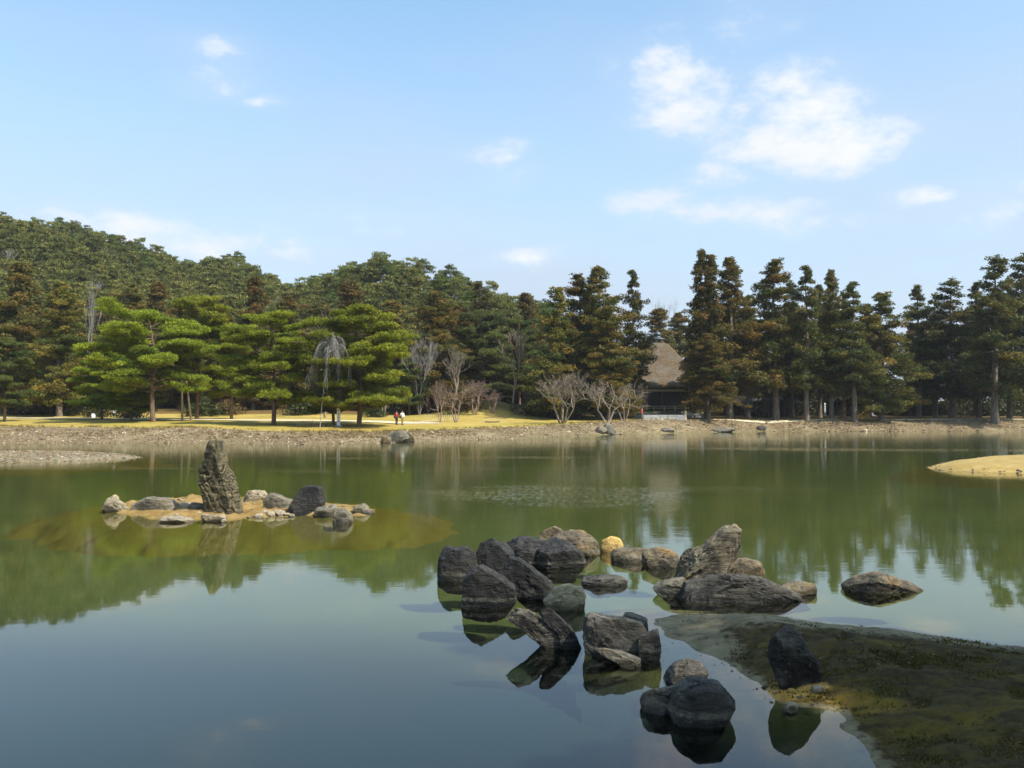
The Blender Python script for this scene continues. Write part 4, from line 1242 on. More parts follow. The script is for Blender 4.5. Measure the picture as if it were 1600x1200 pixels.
def gen_hill_pine(seed, leafm='pine_hill', H=11.0, Rr=4.3, cone=False):
    rng = np.random.default_rng(seed)
    cs = []; rs = []; ti = []
    n = 44
    for k in range(n):
        q = rng.uniform(0.25, 1) if not cone else rng.uniform(0.15, 1)
        prof = math.sqrt(max(0.02, 1 - ((q - 0.45) / 0.57) ** 2)) if not cone else (1.05 - q)
        a = k * 2.399; rr_ = Rr * prof * rng.uniform(0.35, 1.0)
        cs.append(np.array([rr_ * math.cos(a), rr_ * math.sin(a), q * H + rng.normal(0, 0.2)]))
        rs.append(rng.uniform(0.75, 1.4)); ti.append(np.clip(0.45 + rng.normal(0, 0.25), 0, 1))
    V, t = clump_leaves(cs, rs, 0.30 if not cone else 0.6, 62, rng, 0.58, 0.26, ti, 0.4, 0.55)
    TV, TQ = tubes([((0, 0, -1), (0.1, 0.1, H * 0.5), 0.25, 0.18), ((0.1, 0.1, H * 0.5), (-0.1, 0.1, H * 0.9), 0.18, 0.06)], 5)
    # leaves and stem in one mesh: too far away to show parts
    nv = len(V) * 3
    me_v = np.concatenate([V.reshape(-1, 3), TV])
    tq = np.concatenate([TQ[:, [0, 1, 2]], TQ[:, [0, 2, 3]]]) + nv
    T = np.concatenate([np.arange(nv).reshape(-1, 3), tq])
    mi = np.concatenate([np.zeros(len(V), int), np.ones(len(tq), int)])
    return np_mesh('hill_pine', me_v, T, [M[leafm], M['bark_pine']], False, {'tint': np.concatenate([np.repeat(t, 3), np.zeros(len(TV))])}, mi)

def gen_bare(seed, H=9.0, stems=1, spread=0.55, levels=5, trunk=0.28, weep=False, r=0.16, upw=0.15, kids=(2, 3), spray=True):
    rng = np.random.default_rng(seed)
    big = []; fine = []
    def grow(p, d, ln, rad, lev):
        n = 3 if lev < 2 else 2
        q = p.copy(); dd = d.copy()
        for i in range(n):
            dd = unit(dd + rng.normal(0, 0.05 if lev == 0 else 0.13, 3) + np.array([0, 0, (upw if not (weep and lev > 1) else -0.42) * 0.5]))
            e = q + dd * ln / n
            r1 = rad * (1 - 0.3 * (i + 1) / n)
            (big if lev < 2 else fine).append((q, e, rad * (1 - 0.3 * i / n), r1))
            if lev >= 1 and lev < levels and rng.uniform() < 0.55:
                sd = unit(dd + rng.normal(0, spread, 3)); grow(e, sd, ln * rng.uniform(0.45, 0.7), r1 * 0.5, lev + 1)
            q = e
        if lev >= levels: return
        for k in range(rng.integers(kids[0], kids[1] + 1)):
            sd = unit(dd + rng.normal(0, spread, 3) + np.array([0, 0, upw]))
            grow(q, sd, ln * rng.uniform(0.58, 0.85), rad * 0.62, lev + 1)
    for s in range(stems):
        a = 6.28 * s / max(1, stems) + rng.uniform(-0.4, 0.4)
        tilt = 0.0 if stems == 1 else rng.uniform(0.2, 0.55)
        d = unit(np.array([math.cos(a) * tilt, math.sin(a) * tilt, 1.0]))
        grow(np.array([0.12 * math.cos(a) * (stems > 1), 0.12 * math.sin(a) * (stems > 1), -0.2]), d, H * trunk, r / math.sqrt(stems), 0)
    top = max(s[1][2] for s in big + fine)
    k = H / top
    big = [(np.array(a) * k, np.array(b) * k, c, d) for a, b, c, d in big]
    fine = [(np.array(a) * k, np.array(b) * k, max(c, 0.013), max(d, 0.008)) for a, b, c, d in fine]
    return big, fine

def gen_weep(seed, H):
    rng = np.random.default_rng(seed)
    big = []; fine = []
    p = np.array([0, 0, -0.2]); d = unit(np.array([0.12, 0, 1.0]))
    for i in range(6):
        d = unit(d + rng.normal(0, 0.10, 3) + np.array([0, 0, 0.1])); e = p + d * H * 0.11
        big.append((p, e, 0.13 * (1 - i * 0.08), 0.13 * (1 - (i + 1) * 0.08))); p = e
    for k in range(11):
        a = k * 2.4 + rng.uniform(-0.3, 0.3); q = p - d * rng.uniform(0, H * 0.10)
        dv = np.array([math.cos(a), math.sin(a), rng.uniform(0.9, 1.8)]); L_ = H * rng.uniform(0.20, 0.32); r_ = 0.10
        for i in range(8):
            dv = unit(dv + np.array([math.cos(a) * 0.12, math.sin(a) * 0.12, -0.34]) + rng.normal(0, 0.12, 3))
            e = q + dv * L_ / 4.5
            big.append((q, e, r_, r_ * 0.84)); r_ *= 0.84
            for t_ in range(5):
                u = e + rng.normal(0, 0.12, 3); w = unit(dv + rng.normal(0, 0.6, 3)); rr_ = 0.028
                for j in range(rng.integers(3, 6)):
                    w = unit(w + np.array([0, 0, -0.42]) + rng.normal(0, 0.14, 3)); v = u + w * 0.34
                    fine.append((u, v, rr_, rr_ * 0.85)); u = v; rr_ *= 0.88
            q = e
    top = max(s[1][2] for s in big + fine); k = H / top
    return [(np.array(a) * k, np.array(b) * k, c, d) for a, b, c, d in big], [(np.array(a) * k, np.array(b) * k, c, d) for a, b, c, d in fine]

def bare_meshes(args, mat):
    if args.get('weep'):
        big, fine = gen_weep(args['seed'], args['H'])
        V, Q = tubes(big, 6); V2, Q2 = tubes(fine, 3)
        return np_mesh('twigs', V2, Q2, mat, True), np_mesh('trunk', V, Q, mat, True)
    big, fine = gen_bare(**args)
    V, Q = tubes(big, 6); V2, Q2 = tubes(fine, 3)
    return np_mesh('twigs', V2, Q2, mat, True), np_mesh('trunk', V, Q, mat, True)

CED = {
    'spire': gen_cedar(1, z0=0.24, p=1.0, gap=0.12, Rr=3.7),
    'twin': gen_cedar(2, p=1.0, gap=0.12, twin=True, Rr=4.2),
    'round': gen_cedar(3, z0=0.24, p=0.70, gap=0.18, Rr=3.8),
    'open': gen_cedar(4, z0=0.26, p=0.85, gap=0.38, Rr=3.7, leafm='cedar_dark', brown=0.35),
    'broad': gen_cedar(5, p=0.68, gap=0.10, Rr=4.6, z0=0.12),
    'dark': gen_cedar(6, p=0.82, gap=0.30, Rr=4.0, leafm='cedar_dark', brown=0.4),
    'brown': gen_cedar(7, p=0.75, gap=0.10, Rr=4.0, z0=0.10, leafm='cedar_brown', brown=0.55),
    'brown2': gen_cedar(8, p=0.70, gap=0.14, Rr=4.0, z0=0.12, leafm='cedar_brown', brown=0.5),
    'drop': gen_cedar(9, p=0.66, gap=0.08, Rr=4.3, z0=0.15, brown=0.55),
}
CEDH = 24.0
PIN = {
    'umbrella': (gen_pine(11, H=14, Rr=6.6, z0=0.30, dome=0.48, nl=38, ntier=6, lean=-0.04), 14.0, 6.9),
    'layered': (gen_pine(12, H=14, Rr=5.6, z0=0.20, dome=0.36, nl=42, ntier=7), 14.0, 5.9),
    'bushy': (gen_pine(13, H=14, Rr=6.0, z0=0.15, dome=0.30, nl=48, ntier=8, lean=0.03), 14.0, 6.2),
    'tall': (gen_pine(14, H=16, Rr=4.6, z0=0.24, dome=0.45, nl=38, ntier=7), 16.0, 4.9),
    'dark': (gen_pine(15, H=16, Rr=5.2, z0=0.16, dome=0.32, nl=40, ntier=8, leafm='pine_dark'), 16.0, 5.5),
}

def place_tree(name, label, meshes, base, sxy, sz, rz, cat='tree', group=None, names=('crown', 'trunk')):
    root = empty(name, base, rz)
    root.scale = (sxy, sxy, sz)
    for nm, me in zip(names, meshes):
        mesh_obj(nm, me, root)
    return tag(root, label, cat, group)

rt = random.Random(99)
def cedar(px, Y, top, halfw, kind, label, group=None, rz=None, bpy_=None):
    x = (px - 800) / F * Y
    zb = terr(x, Y)
    h = at(px, top, Y).z - zb
    rr_ = {'spire': 3.0, 'twin': 3.1, 'round': 2.95, 'open': 3.0, 'broad': 3.7, 'dark': 3.1, 'brown': 3.0, 'brown2': 3.0, 'drop': 3.5}[kind]
    return place_tree('cedar_tree', label, CED[kind], (x, Y, zb - 0.1), halfw / F * Y / rr_, h / CEDH, rt.uniform(0, 6.28) if rz is None else rz, 'cedar tree', group)

def pine(px, Y, top, halfw, kind, label, group=None, rz=0.0, base=None):
    me, H, r0 = PIN[kind]
    x = (px - 800) / F * Y
    zb = terr(x, Y)
    h = at(px, top, Y).z - zb
    return place_tree('pine_tree', label, me, (x, Y, zb - 0.05), halfw * 1.12 / F * Y / r0, h / H, rz, 'pine tree', group)

# front pines on the lawn
pine(240, 108, 480, 92, 'umbrella', 'broad umbrella pine left of the two wooden props', rz=0.4)
pine(308, 117, 456, 52, 'tall', 'tall bright pine behind the two wooden props', rz=2.0)
pine(428, 101, 484, 72, 'layered', 'layered bright green pine with bare trunk on the bank edge', rz=1.1)
pine(561, 100, 477, 84, 'bushy', 'large dense pine with leaning trunk right of the white post', rz=5.2)
pine(521, 103, 566, 50, 'layered', 'low pine crown over the white post, touching the dense pine', rz=3.0)
pine(8, 112, 522, 42, 'dark', 'bluish pine cut by the left edge of the picture', rz=0.3)
pine(160, 118, 535, 45, 'bushy', 'low spreading pine left of the umbrella pine', rz=4.0)
pine(205, 112, 588, 40, 'layered', 'small pine with low boughs under the umbrella pine', rz=0.9)
pine(362, 118, 500, 42, 'tall', 'narrow pine between the wooden props and the layered pine', rz=2.6)
pine(755, 146, 478, 48, 'dark', 'dark pine at the wood edge right of the brown cedars', rz=1.9)
pine(812, 152, 488, 40, 'dark', 'dark pine behind the tall bare tree', rz=3.6)
pine(640, 138, 560, 30, 'dark', 'small dark pine behind the two walkers', rz=4.6)

# brown cedars at the foot of the hill
for i, (px, Y, top, hw, kd, lb) in enumerate((
    (28, 140, 408, 44, 'brown', 'tall brown cedar at the far left edge of the wood'),
    (92, 134, 440, 46, 'drop', 'wide rust-brown cedar above the left lawn'),
    (150, 150, 462, 36, 'brown2', 'brown cedar behind the pale bare spire tree'),
    (205, 152, 444, 38, 'brown2', 'round-topped brown cedar behind the umbrella pine, left'),
    (246, 156, 438, 34, 'brown', 'pointed brown cedar behind the umbrella pine, right'),
    (345, 150, 468, 34, 'brown2', 'olive-brown cedar behind the narrow pine'),
    (397, 150, 430, 33, 'brown', 'pointed rust cedar above the layered pine'),
    (450, 154, 462, 38, 'brown2', 'brown cedar between layered and dense pines'),
    (545, 156, 436, 40, 'brown', 'tall brown cedar just left of the hill summit'),
    (612, 150, 466, 38, 'brown', 'rust cedar above the dense pine, right side'),
    (682, 142, 455, 46, 'drop', 'broad orange-brown cedar right of the dense pine'),
    (718, 150, 474, 32, 'brown2', 'narrow brown cedar beside the orange-brown one'),
    (750, 160, 438, 38, 'dark', 'dark cedar on the falling hill line'),
    (822, 160, 456, 30, 'brown', 'small pointed brown cedar left of the big cedar group'),
    (500, 160, 470, 36, 'brown2', 'dull cedar hidden behind the weeping tree'),
    (280, 162, 470, 34, 'brown2', 'dull cedar behind the tall bright pine'),
    (60, 158, 470, 40, 'brown2', 'dull cedar between the two leftmost brown cedars'),
    (575, 164, 490, 36, 'brown2', 'dull cedar behind the dense pine'),
    (-40, 138, 420, 46, 'drop', 'brown cedar half beyond the left edge'))):
    cedar(px, Y, top, hw, kd, lb, 'brown cedars at the foot of the hill')

# the cedar group left of the hall
for (px, Y, top, hw, kd, lb) in (
    (872, 130, 448, 42, 'broad', 'left shoulder cedar of the big group beside the hall'),
    (905, 134, 428, 40, 'round', 'second cedar of the big group beside the hall'),
    (935, 132, 416, 50, 'broad', 'tallest round-headed cedar left of the thatched hall'),
    (989, 134, 421, 27, 'open', 'narrow cedar with a tufted top nearest the thatched hall'),
    (952, 128, 478, 40, 'drop', 'lower front cedar left of the thatched hall'),
    (1030, 178, 480, 34, 'brown', 'brown cedar behind the roof of the thatched hall'),
    (1062, 186, 488, 30, 'brown2', 'far brown cedar over the right slope of the thatched roof'),
    # right of the hall
    (1106, 128, 388, 36, 'twin', 'twin-spired tallest cedar right of the thatched hall'),
    (1141, 130, 401, 46, 'spire', 'pointed cedar right of the twin-spired one'),
    (1106, 124, 520, 34, 'drop', 'low orange-tipped cedar boughs over the hall corner'),
    (1211, 130, 404, 42, 'round', 'round-headed cedar in the middle of the right row'),
    (1261, 128, 414, 34, 'open', 'open-branched cedar right of the round-headed one'),
    (1300, 130, 420, 30, 'spire', 'narrow pointed cedar in the right row'),
    (1334, 127, 439, 34, 'open', 'gappy cedar with a bare fork near its top'),
    (1378, 129, 456, 45, 'broad', 'broad yellow-green cedar at the end of the row beside a white post'),
    (1436, 142, 444, 34, 'open', 'dark open cedar just right of the sky gap'),
    (1488, 138, 434, 46, 'dark', 'wide dark cedar between the sky gap and the right edge'),
    (1428, 158, 508, 26, 'brown2', 'small reddish cedar filling the foot of the sky gap'),
    (1556, 126, 397, 48, 'dark', 'tall dark cedar near the right edge with a pale trunk'),
    (1604, 130, 394, 44, 'dark', 'tall dark cedar cut by the right edge'),
    (1236, 150, 470, 36, 'dark', 'shaded cedar behind the round-headed one'),
    (1175, 152, 480, 34, 'dark', 'shaded cedar behind the pointed one'),
    (1350, 156, 520, 36, 'dark', 'shaded cedar behind the broad yellow-green one'),
    (1525, 150, 480, 40, 'dark', 'shaded cedar behind the tall dark ones on the right'),
    (1290, 165, 500, 40, 'dark', 'shaded cedar deep behind the narrow pointed one'),
    (1460, 168, 530, 40, 'dark', 'shaded cedar deep behind the wide dark one'),
    (1650, 135, 420, 46, 'dark', 'dark cedar just beyond the right edge'),
    (1168, 140, 462, 30, 'round', 'cedar filling the gap right of the pointed cedar'),
    (1238, 139, 436, 30, 'dark', 'cedar just behind and right of the round-headed cedar'),
    (1282, 138, 444, 28, 'open', 'cedar between the open-branched and narrow pointed cedars'),
    (1318, 140, 452, 30, 'dark', 'cedar between the narrow pointed and gappy cedars'),
    (1356, 141, 474, 28, 'round', 'cedar between the gappy and the broad yellow-green cedars'),
    (1462, 145, 456, 32, 'dark', 'cedar between the two dark cedars right of the sky gap'),
    (1528, 140, 440, 32, 'open', 'cedar just left of the tall dark cedar with pale trunk'),
    (1578, 138, 430, 34, 'dark', 'cedar between the two tall dark cedars at the right edge')):
    cedar(px, Y, top, hw, kd, lb, 'cedars standing round the halls')

# cedars on the near shore, right of the frame: they throw the foreground into shade
for (x, y, s, kd) in ((12.6, -1.5, 0.58, 'broad'), (13.2, 1.2, 0.62, 'drop'), (13.2, 5.0, 0.68, 'broad'), (14.2, 8.6, 0.46, 'drop'), (16.5, 5.0, 0.58, 'broad'), (17.5, 1.5, 0.80, 'broad')):
    place_tree('cedar_tree', 'near-shore cedar standing outside the picture to the right', CED[kd], (x, y, terr(x, y) - 0.1), s, s, rt.uniform(0, 6.28), 'cedar tree', 'cedars on the near shore')

# bare trees
def bare(px, py_base, top, label, args, mat, halfw=None, rz=None, Y=None, name='bare_tree'):
    b = hit(px, py_base) if Y is None else Vector(((px - 800) / F * Y, Y, terr((px - 800) / F * Y, Y)))
    h = at(px, top, b.y).z - b.z
    args = dict(args); args['H'] = h
    me = bare_meshes(args, M[mat])
    s = 1.0
    if halfw:
        co = np.zeros(len(me[0].vertices) * 3, np.float32); me[0].vertices.foreach_get('co', co)
        co = co.reshape(-1, 3); s = halfw / F * b.y / max(0.5, np.quantile(np.abs(co[:, 0]), 0.97))
    return place_tree(name, label, me, b, s, 1.0, rt.uniform(0, 6.28) if rz is None else rz, 'bare tree', None, ('twigs', 'trunk'))
vase = dict(stems=6, spread=0.36, levels=5, trunk=0.32, r=0.20, upw=0.25, kids=(2, 3))
tallb = dict(stems=1, spread=0.36, levels=5, trunk=0.30, r=0.17, upw=0.32, kids=(2, 3))
wide = dict(stems=3, spread=0.5, levels=5, trunk=0.30, r=0.17, upw=0.10, kids=(2, 3))
bare(878, 655, 578, 'vase-shaped bare tree with many stems, left of two on the bank', dict(vase, seed=301, stems=7, kids=(1, 3)), 'bark_bare', 44, Y=113)
bare(948, 654, 586, 'spreading bare tree right of the vase-shaped one', dict(wide, seed=302, stems=3, levels=5, kids=(1, 3)), 'bark_bare', 42, Y=116)
bare(975, 653, 590, 'bare tree with crossing limbs beside the hall', dict(wide, seed=303, stems=3, kids=(1, 3)), 'bark_bare', 34, Y=118)
bare(801, 640, 512, 'tall slender bare tree on the grassy mound', dict(tallb, seed=334, spread=0.27), 'bark_bare', 32)
bare(655, 648, 512, 'grey multi-stemmed bare tree right of the dense pine', dict(vase, seed=305, kids=(1, 3), trunk=0.3), 'bark_grey', 34)
bare(688, 660, 592, 'pinkish bare shrub tree by the fence, left of two', dict(vase, seed=306, kids=(1, 3), stems=4), 'bark_pink', 24)
bare(713, 660, 596, 'pinkish bare shrub tree by the fence, right of two', dict(wide, seed=307, kids=(1, 3)), 'bark_pink', 26)
bare(742, 648, 590, 'reddish bare tree behind the pinkish shrubs', dict(wide, seed=308, kids=(1, 3)), 'bark_pink', 28)
bare(712, 640, 540, 'thin bare tree before the orange-brown cedar', dict(tallb, seed=309), 'bark_bare', 20)
bare(133, 600, 424, 'pale bare spire-like tree among the brown cedars', dict(tallb, seed=310, spread=0.22, upw=0.1), 'bark_grey', 16, Y=131)
bare(508, 600, 470, 'bare yellowish tree behind the weeping tree', dict(tallb, seed=311), 'bark_bare', 34, Y=128)
bare(1500, 652, 572, 'low spreading bare tree under the dark cedars at right', dict(wide, seed=312, kids=(1, 3), upw=0.0), 'bark_pink', 48)
bare(1084, 652, 606, 'small bare tree before the hall wall', dict(wide, seed=313), 'bark_grey', 14)
bare(600, 650, 606, 'low bare sapling under the dense pine', dict(vase, seed=314, stems=3), 'bark_bare', 12)
bare(770, 645, 606, 'bare reddish sapling at the mound foot', dict(vase, seed=315, stems=3), 'bark_pink', 18)
bare(1035, 600, 464, 'hazy grey bare tree behind the thatched roof, left of two', dict(tallb, seed=316), 'bark_grey', 26, Y=205)
bare(1056, 600, 462, 'hazy grey bare tree behind the thatched roof, right of two', dict(tallb, seed=317), 'bark_grey', 28, Y=208)
bare(500, 661, 514, 'pale weeping tree drooping between the two pines', dict(stems=1, spread=0.75, levels=4, trunk=0.42, r=0.20, upw=0.10, kids=(3, 4), weep=True, seed=318), 'bark_grey', 44, Y=95.5, rz=0.2, name='weeping_tree')
bare(850, 640, 560, 'brownish bare tree at the left foot of the cedar group', dict(tallb, seed=319), 'bark_pink', 22)
bare(1168, 654, 600, 'bare tree leaning before the low annex', dict(wide, seed=320), 'bark_grey', 16)

# hill forest
HP = [gen_hill_pine(401), gen_hill_pine(402, Rr=4.8, H=10.5), gen_hill_pine(403, leafm='pine_dark', Rr=4.2), gen_hill_pine(404, Rr=3.9, H=11.5), gen_hill_pine(405, leafm='cedar_brown', Rr=2.8, H=12, cone=True)]
HB = []
for sd in (410, 411):
    tw, tk = bare_meshes(dict(seed=sd, H=10.0, stems=1, spread=0.45, levels=4, trunk=0.3, r=0.15, upw=0.25), M['bark_grey'])
    HB.append((tw, tk))
def hill_forest():
    rng = random.Random(7)
    pts = []; cell = {}
    tries = 0
    while len(pts) < 1250 and tries < 60000:
        tries += 1
        px = rng.uniform(-70, 905); y = rng.uniform(163, 285)
        yr = float(np.interp(px, HILLY[:, 0], HILLY[:, 1]))
        if y > yr + 5: continue
        x = (px - 800) / F * y
        sp = 2.8
        ci, cj = int(x // 5), int(y // 5)
        if any((x - a) ** 2 + (y - b) ** 2 < sp * sp for i in (-1, 0, 1) for j in (-1, 0, 1) for a, b in cell.get((ci + i, cj + j), ())): continue
        cell.setdefault((ci, cj), []).append((x, y)); pts.append((x, y, px, yr))
    pts.sort(key=lambda p: (0 if p[1] > p[3] - 9 else 1, rng.random()))
    mass_v = []; mass_t = []
    base = []
    for sd in (451, 452, 453):
        g = np.random.default_rng(sd); cs = []; rs = []; ti = []
        for k in range(24):
            q = g.uniform(0.3, 1); a = k * 2.399; r_ = 4.3 * math.sqrt(max(0.02, 1 - ((q - 0.45) / 0.57) ** 2)) * g.uniform(0.3, 1.0)
            cs.append(np.array([r_ * math.cos(a), r_ * math.sin(a), q * 11])); rs.append(g.uniform(0.9, 1.5)); ti.append(np.clip(0.45 + g.normal(0, 0.25), 0, 1))
        base.append(clump_leaves(cs, rs, 0.32, 26, g, 0.95, 0.50, ti, 0.4, 0.55))
    for i, (x, y, px, yr) in enumerate(pts):
        z = float(hill_z(np.array([x]), np.array([y]))[0])
        sc = rng.uniform(0.42, 0.74)
        if i >= 285:
            V, t = base[i % 3]; a = rng.uniform(0, 6.28); c_, s_ = math.cos(a), math.sin(a)
            W = V.reshape(-1, 3) * sc
            mass_v.append(np.stack([W[:, 0] * c_ - W[:, 1] * s_ + x, W[:, 0] * s_ + W[:, 1] * c_ + y, W[:, 2] + z - 0.4], -1).reshape(-1, 3, 3)); mass_t.append(np.clip(t + rng.uniform(-0.5, 0.5), 0, 1))
            continue
        k = rng.random()
        ridge = y > yr - 9
        side = 0 if px < 250 else (1 if px < 470 else (2 if px < 690 else 3))
        if k < 0.06 and not ridge:
            place_tree('bare_tree', 'pale bare tree among the pines on the wooded hill', HB[i % 2], (x, y, z), 0.75, rng.uniform(0.65, 0.85), rng.uniform(0, 6.28), 'bare tree', 'bare trees among the hill pines', ('twigs', 'trunk'))
            continue
        low = (y - YFOOT) < 26
        m_ = HP[4] if (low and rng.random() < 0.45) else HP[rng.randrange(4)]
        o = mesh_obj('hill_pine', m_)
        o.location = (x, y, z - 0.4); o.scale = (sc, sc, sc * rng.uniform(0.85, 1.15)); o.rotation_euler = (0, 0, rng.uniform(0, 6.28))
        if m_ is HP[4]:
            o.name = 'hill_cedar'
            tag(o, 'brownish young cedar low on the wooded hill', 'cedar tree', 'young cedars low on the hill')
            continue
        lb = (('pine on the skyline of the high hill shoulder at left', 'pine on the skyline of the saddle between the two summits', 'pine crowning the rounded middle summit', 'pine on the skyline falling towards the cedar group') if ridge else
              ('pine on the slope of the high hill shoulder at left', 'pine on the slope below the saddle between the summits', 'pine on the slope below the rounded middle summit', 'pine on the slope behind the dark wood-edge pines'))[side]
        tag(o, lb, 'pine tree', 'pines: ' + lb[5:])
    if mass_v:
        tag(mesh_obj('hill_wood', foliage_mesh('hill_wood', np.concatenate(mass_v), np.concatenate(mass_t), M['pine_hill'])), 'mass of smaller pines filling the wooded hill', 'wood', kind='stuff')
hill_forest()

# shrubs
def gen_shrub(seed, tintm, leafm='shrub'):
    rng = np.random.default_rng(seed)
    cs = []; rs = []; ti = []
    for k in range(26):
        a = rng.uniform(0, 6.28); r_ = rng.uniform(0, 1.3)
        cs.append(np.array([r_ * math.cos(a), r_ * math.sin(a), rng.uniform(0.25, 1.5) * (1.2 - r_ * 0.5)])); rs.append(rng.uniform(0.35, 0.6)); ti.append(np.clip(tintm + rng.normal(0, 0.2), 0, 1))
    V, t = clump_leaves(cs, rs, 0.85, 110, rng, 0.24, 0.14, ti, 0.2)
    TV, TQ = tubes([((0, 0, -0.2), (0.1, 0, 0.9), 0.07, 0.03), ((0, 0, 0), (-0.4, 0.2, 0.9), 0.05, 0.02), ((0, 0, 0), (0.3, -0.3, 0.8), 0.05, 0.02)], 5)
    return foliage_mesh('foliage', V, t, M[leafm]), np_mesh('stem', TV, TQ, M['bark_pine'], True)
SHR = [gen_shrub(501, 0.15), gen_shrub(502, 0.55), gen_shrub(503, 0.85)]
def shrub(px, py, s, k, label, sz=None):
    b = hit(px, py)
    place_tree('shrub', label, SHR[k], b, s, (sz or s), rt.uniform(0, 6.28), 'shrub', 'shrubs along the wood edge', ('foliage', 'stem'))
for (px, py, s, k, lb, sz) in (
    (40, 648, 2.2, 0, 'dark shrub at the left edge of the lawn', 1.6), (75, 648, 2.4, 1, 'olive shrub under the rust-brown cedar', 1.5), (108, 649, 2.2, 0, 'dark shrub left of the umbrella pine', 1.7),
    (155, 652, 1.6, 0, 'low dark shrub under the low spreading pine', 1.1), (205, 654, 1.8, 0, 'low shrub at the foot of the umbrella pine', 1.0), (318, 650, 2.4, 0, 'dark shrub right of the wooden props', 1.6),
    (352, 648, 2.0, 2, 'brown shrub behind the narrow pine', 1.2), (470, 648, 2.4, 0, 'dark shrub left of the weeping tree', 1.7), (585, 652, 1.4, 0, 'green shrub under the dense pine', 0.9),
    (640, 646, 2.2, 2, 'russet shrub behind the two walkers', 1.2), (668, 644, 2.4, 2, 'russet shrub on the slope behind the fence', 1.4), (725, 642, 2.4, 2, 'russet shrub left of the grassy mound', 1.4),
    (835, 648, 2.4, 1, 'olive shrub right of the grassy mound', 1.7), (858, 650, 2.2, 0, 'dark shrub at the left of the vase-shaped tree', 1.6), (905, 650, 2.2, 2, 'brown shrub between the two bank trees', 1.4),
    (930, 648, 2.4, 0, 'dark shrub behind the spreading bare tree', 1.9), (1010, 640, 2.0, 0, 'dark evergreen shrub at the left corner of the hall', 2.6),
    (1180, 652, 1.8, 0, 'dark shrub before the low annex', 1.2), (1250, 650, 2.6, 0, 'dark shrub behind the right row, first', 1.6), (1310, 648, 2.8, 0, 'dark shrub behind the right row, second', 1.6),
    (1395, 648, 2.8, 0, 'dark shrub right of the tall white post', 1.7), (1445, 650, 2.6, 0, 'dark shrub under the dark open cedar', 1.6), (1540, 650, 2.6, 0, 'dark shrub left of the pale trunk', 1.6), (1585, 650, 2.6, 0, 'dark shrub at the right edge', 1.6)):
    shrub(px, py, s, k, lb, sz)

# clipped dark hedge closing the view behind the right row
def hedge():
    rng = np.random.default_rng(601)
    root = empty('hedge', (0, 0, 0))
    a = Vector(((1170 - 800) / F * 158, 158, 0)); b = Vector(((1680 - 800) / F * 158, 160, 0))
    n = 30000
    u = rng.uniform(0, 1, n)
    P = np.stack([a.x + (b.x - a.x) * u, a.y + (b.y - a.y) * u + rng.normal(0, 0.6, n), 1.5 + rng.uniform(0, 1, n) ** 0.8 * (3.6 + 0.8 * np.sin(u * 40))], -1)
    V = leaves(P, unit(rng.normal(size=(n, 3)) + np.array([0, -0.6, 0.5])), rng, 0.5, 0.34, 1)
    mesh_obj('foliage', foliage_mesh('foliage', V, rng.uniform(0, 0.5, n), M['cedar_dark']), root)
    tag(root, 'long dark hedge behind the right row of cedars', 'hedge')
hedge()

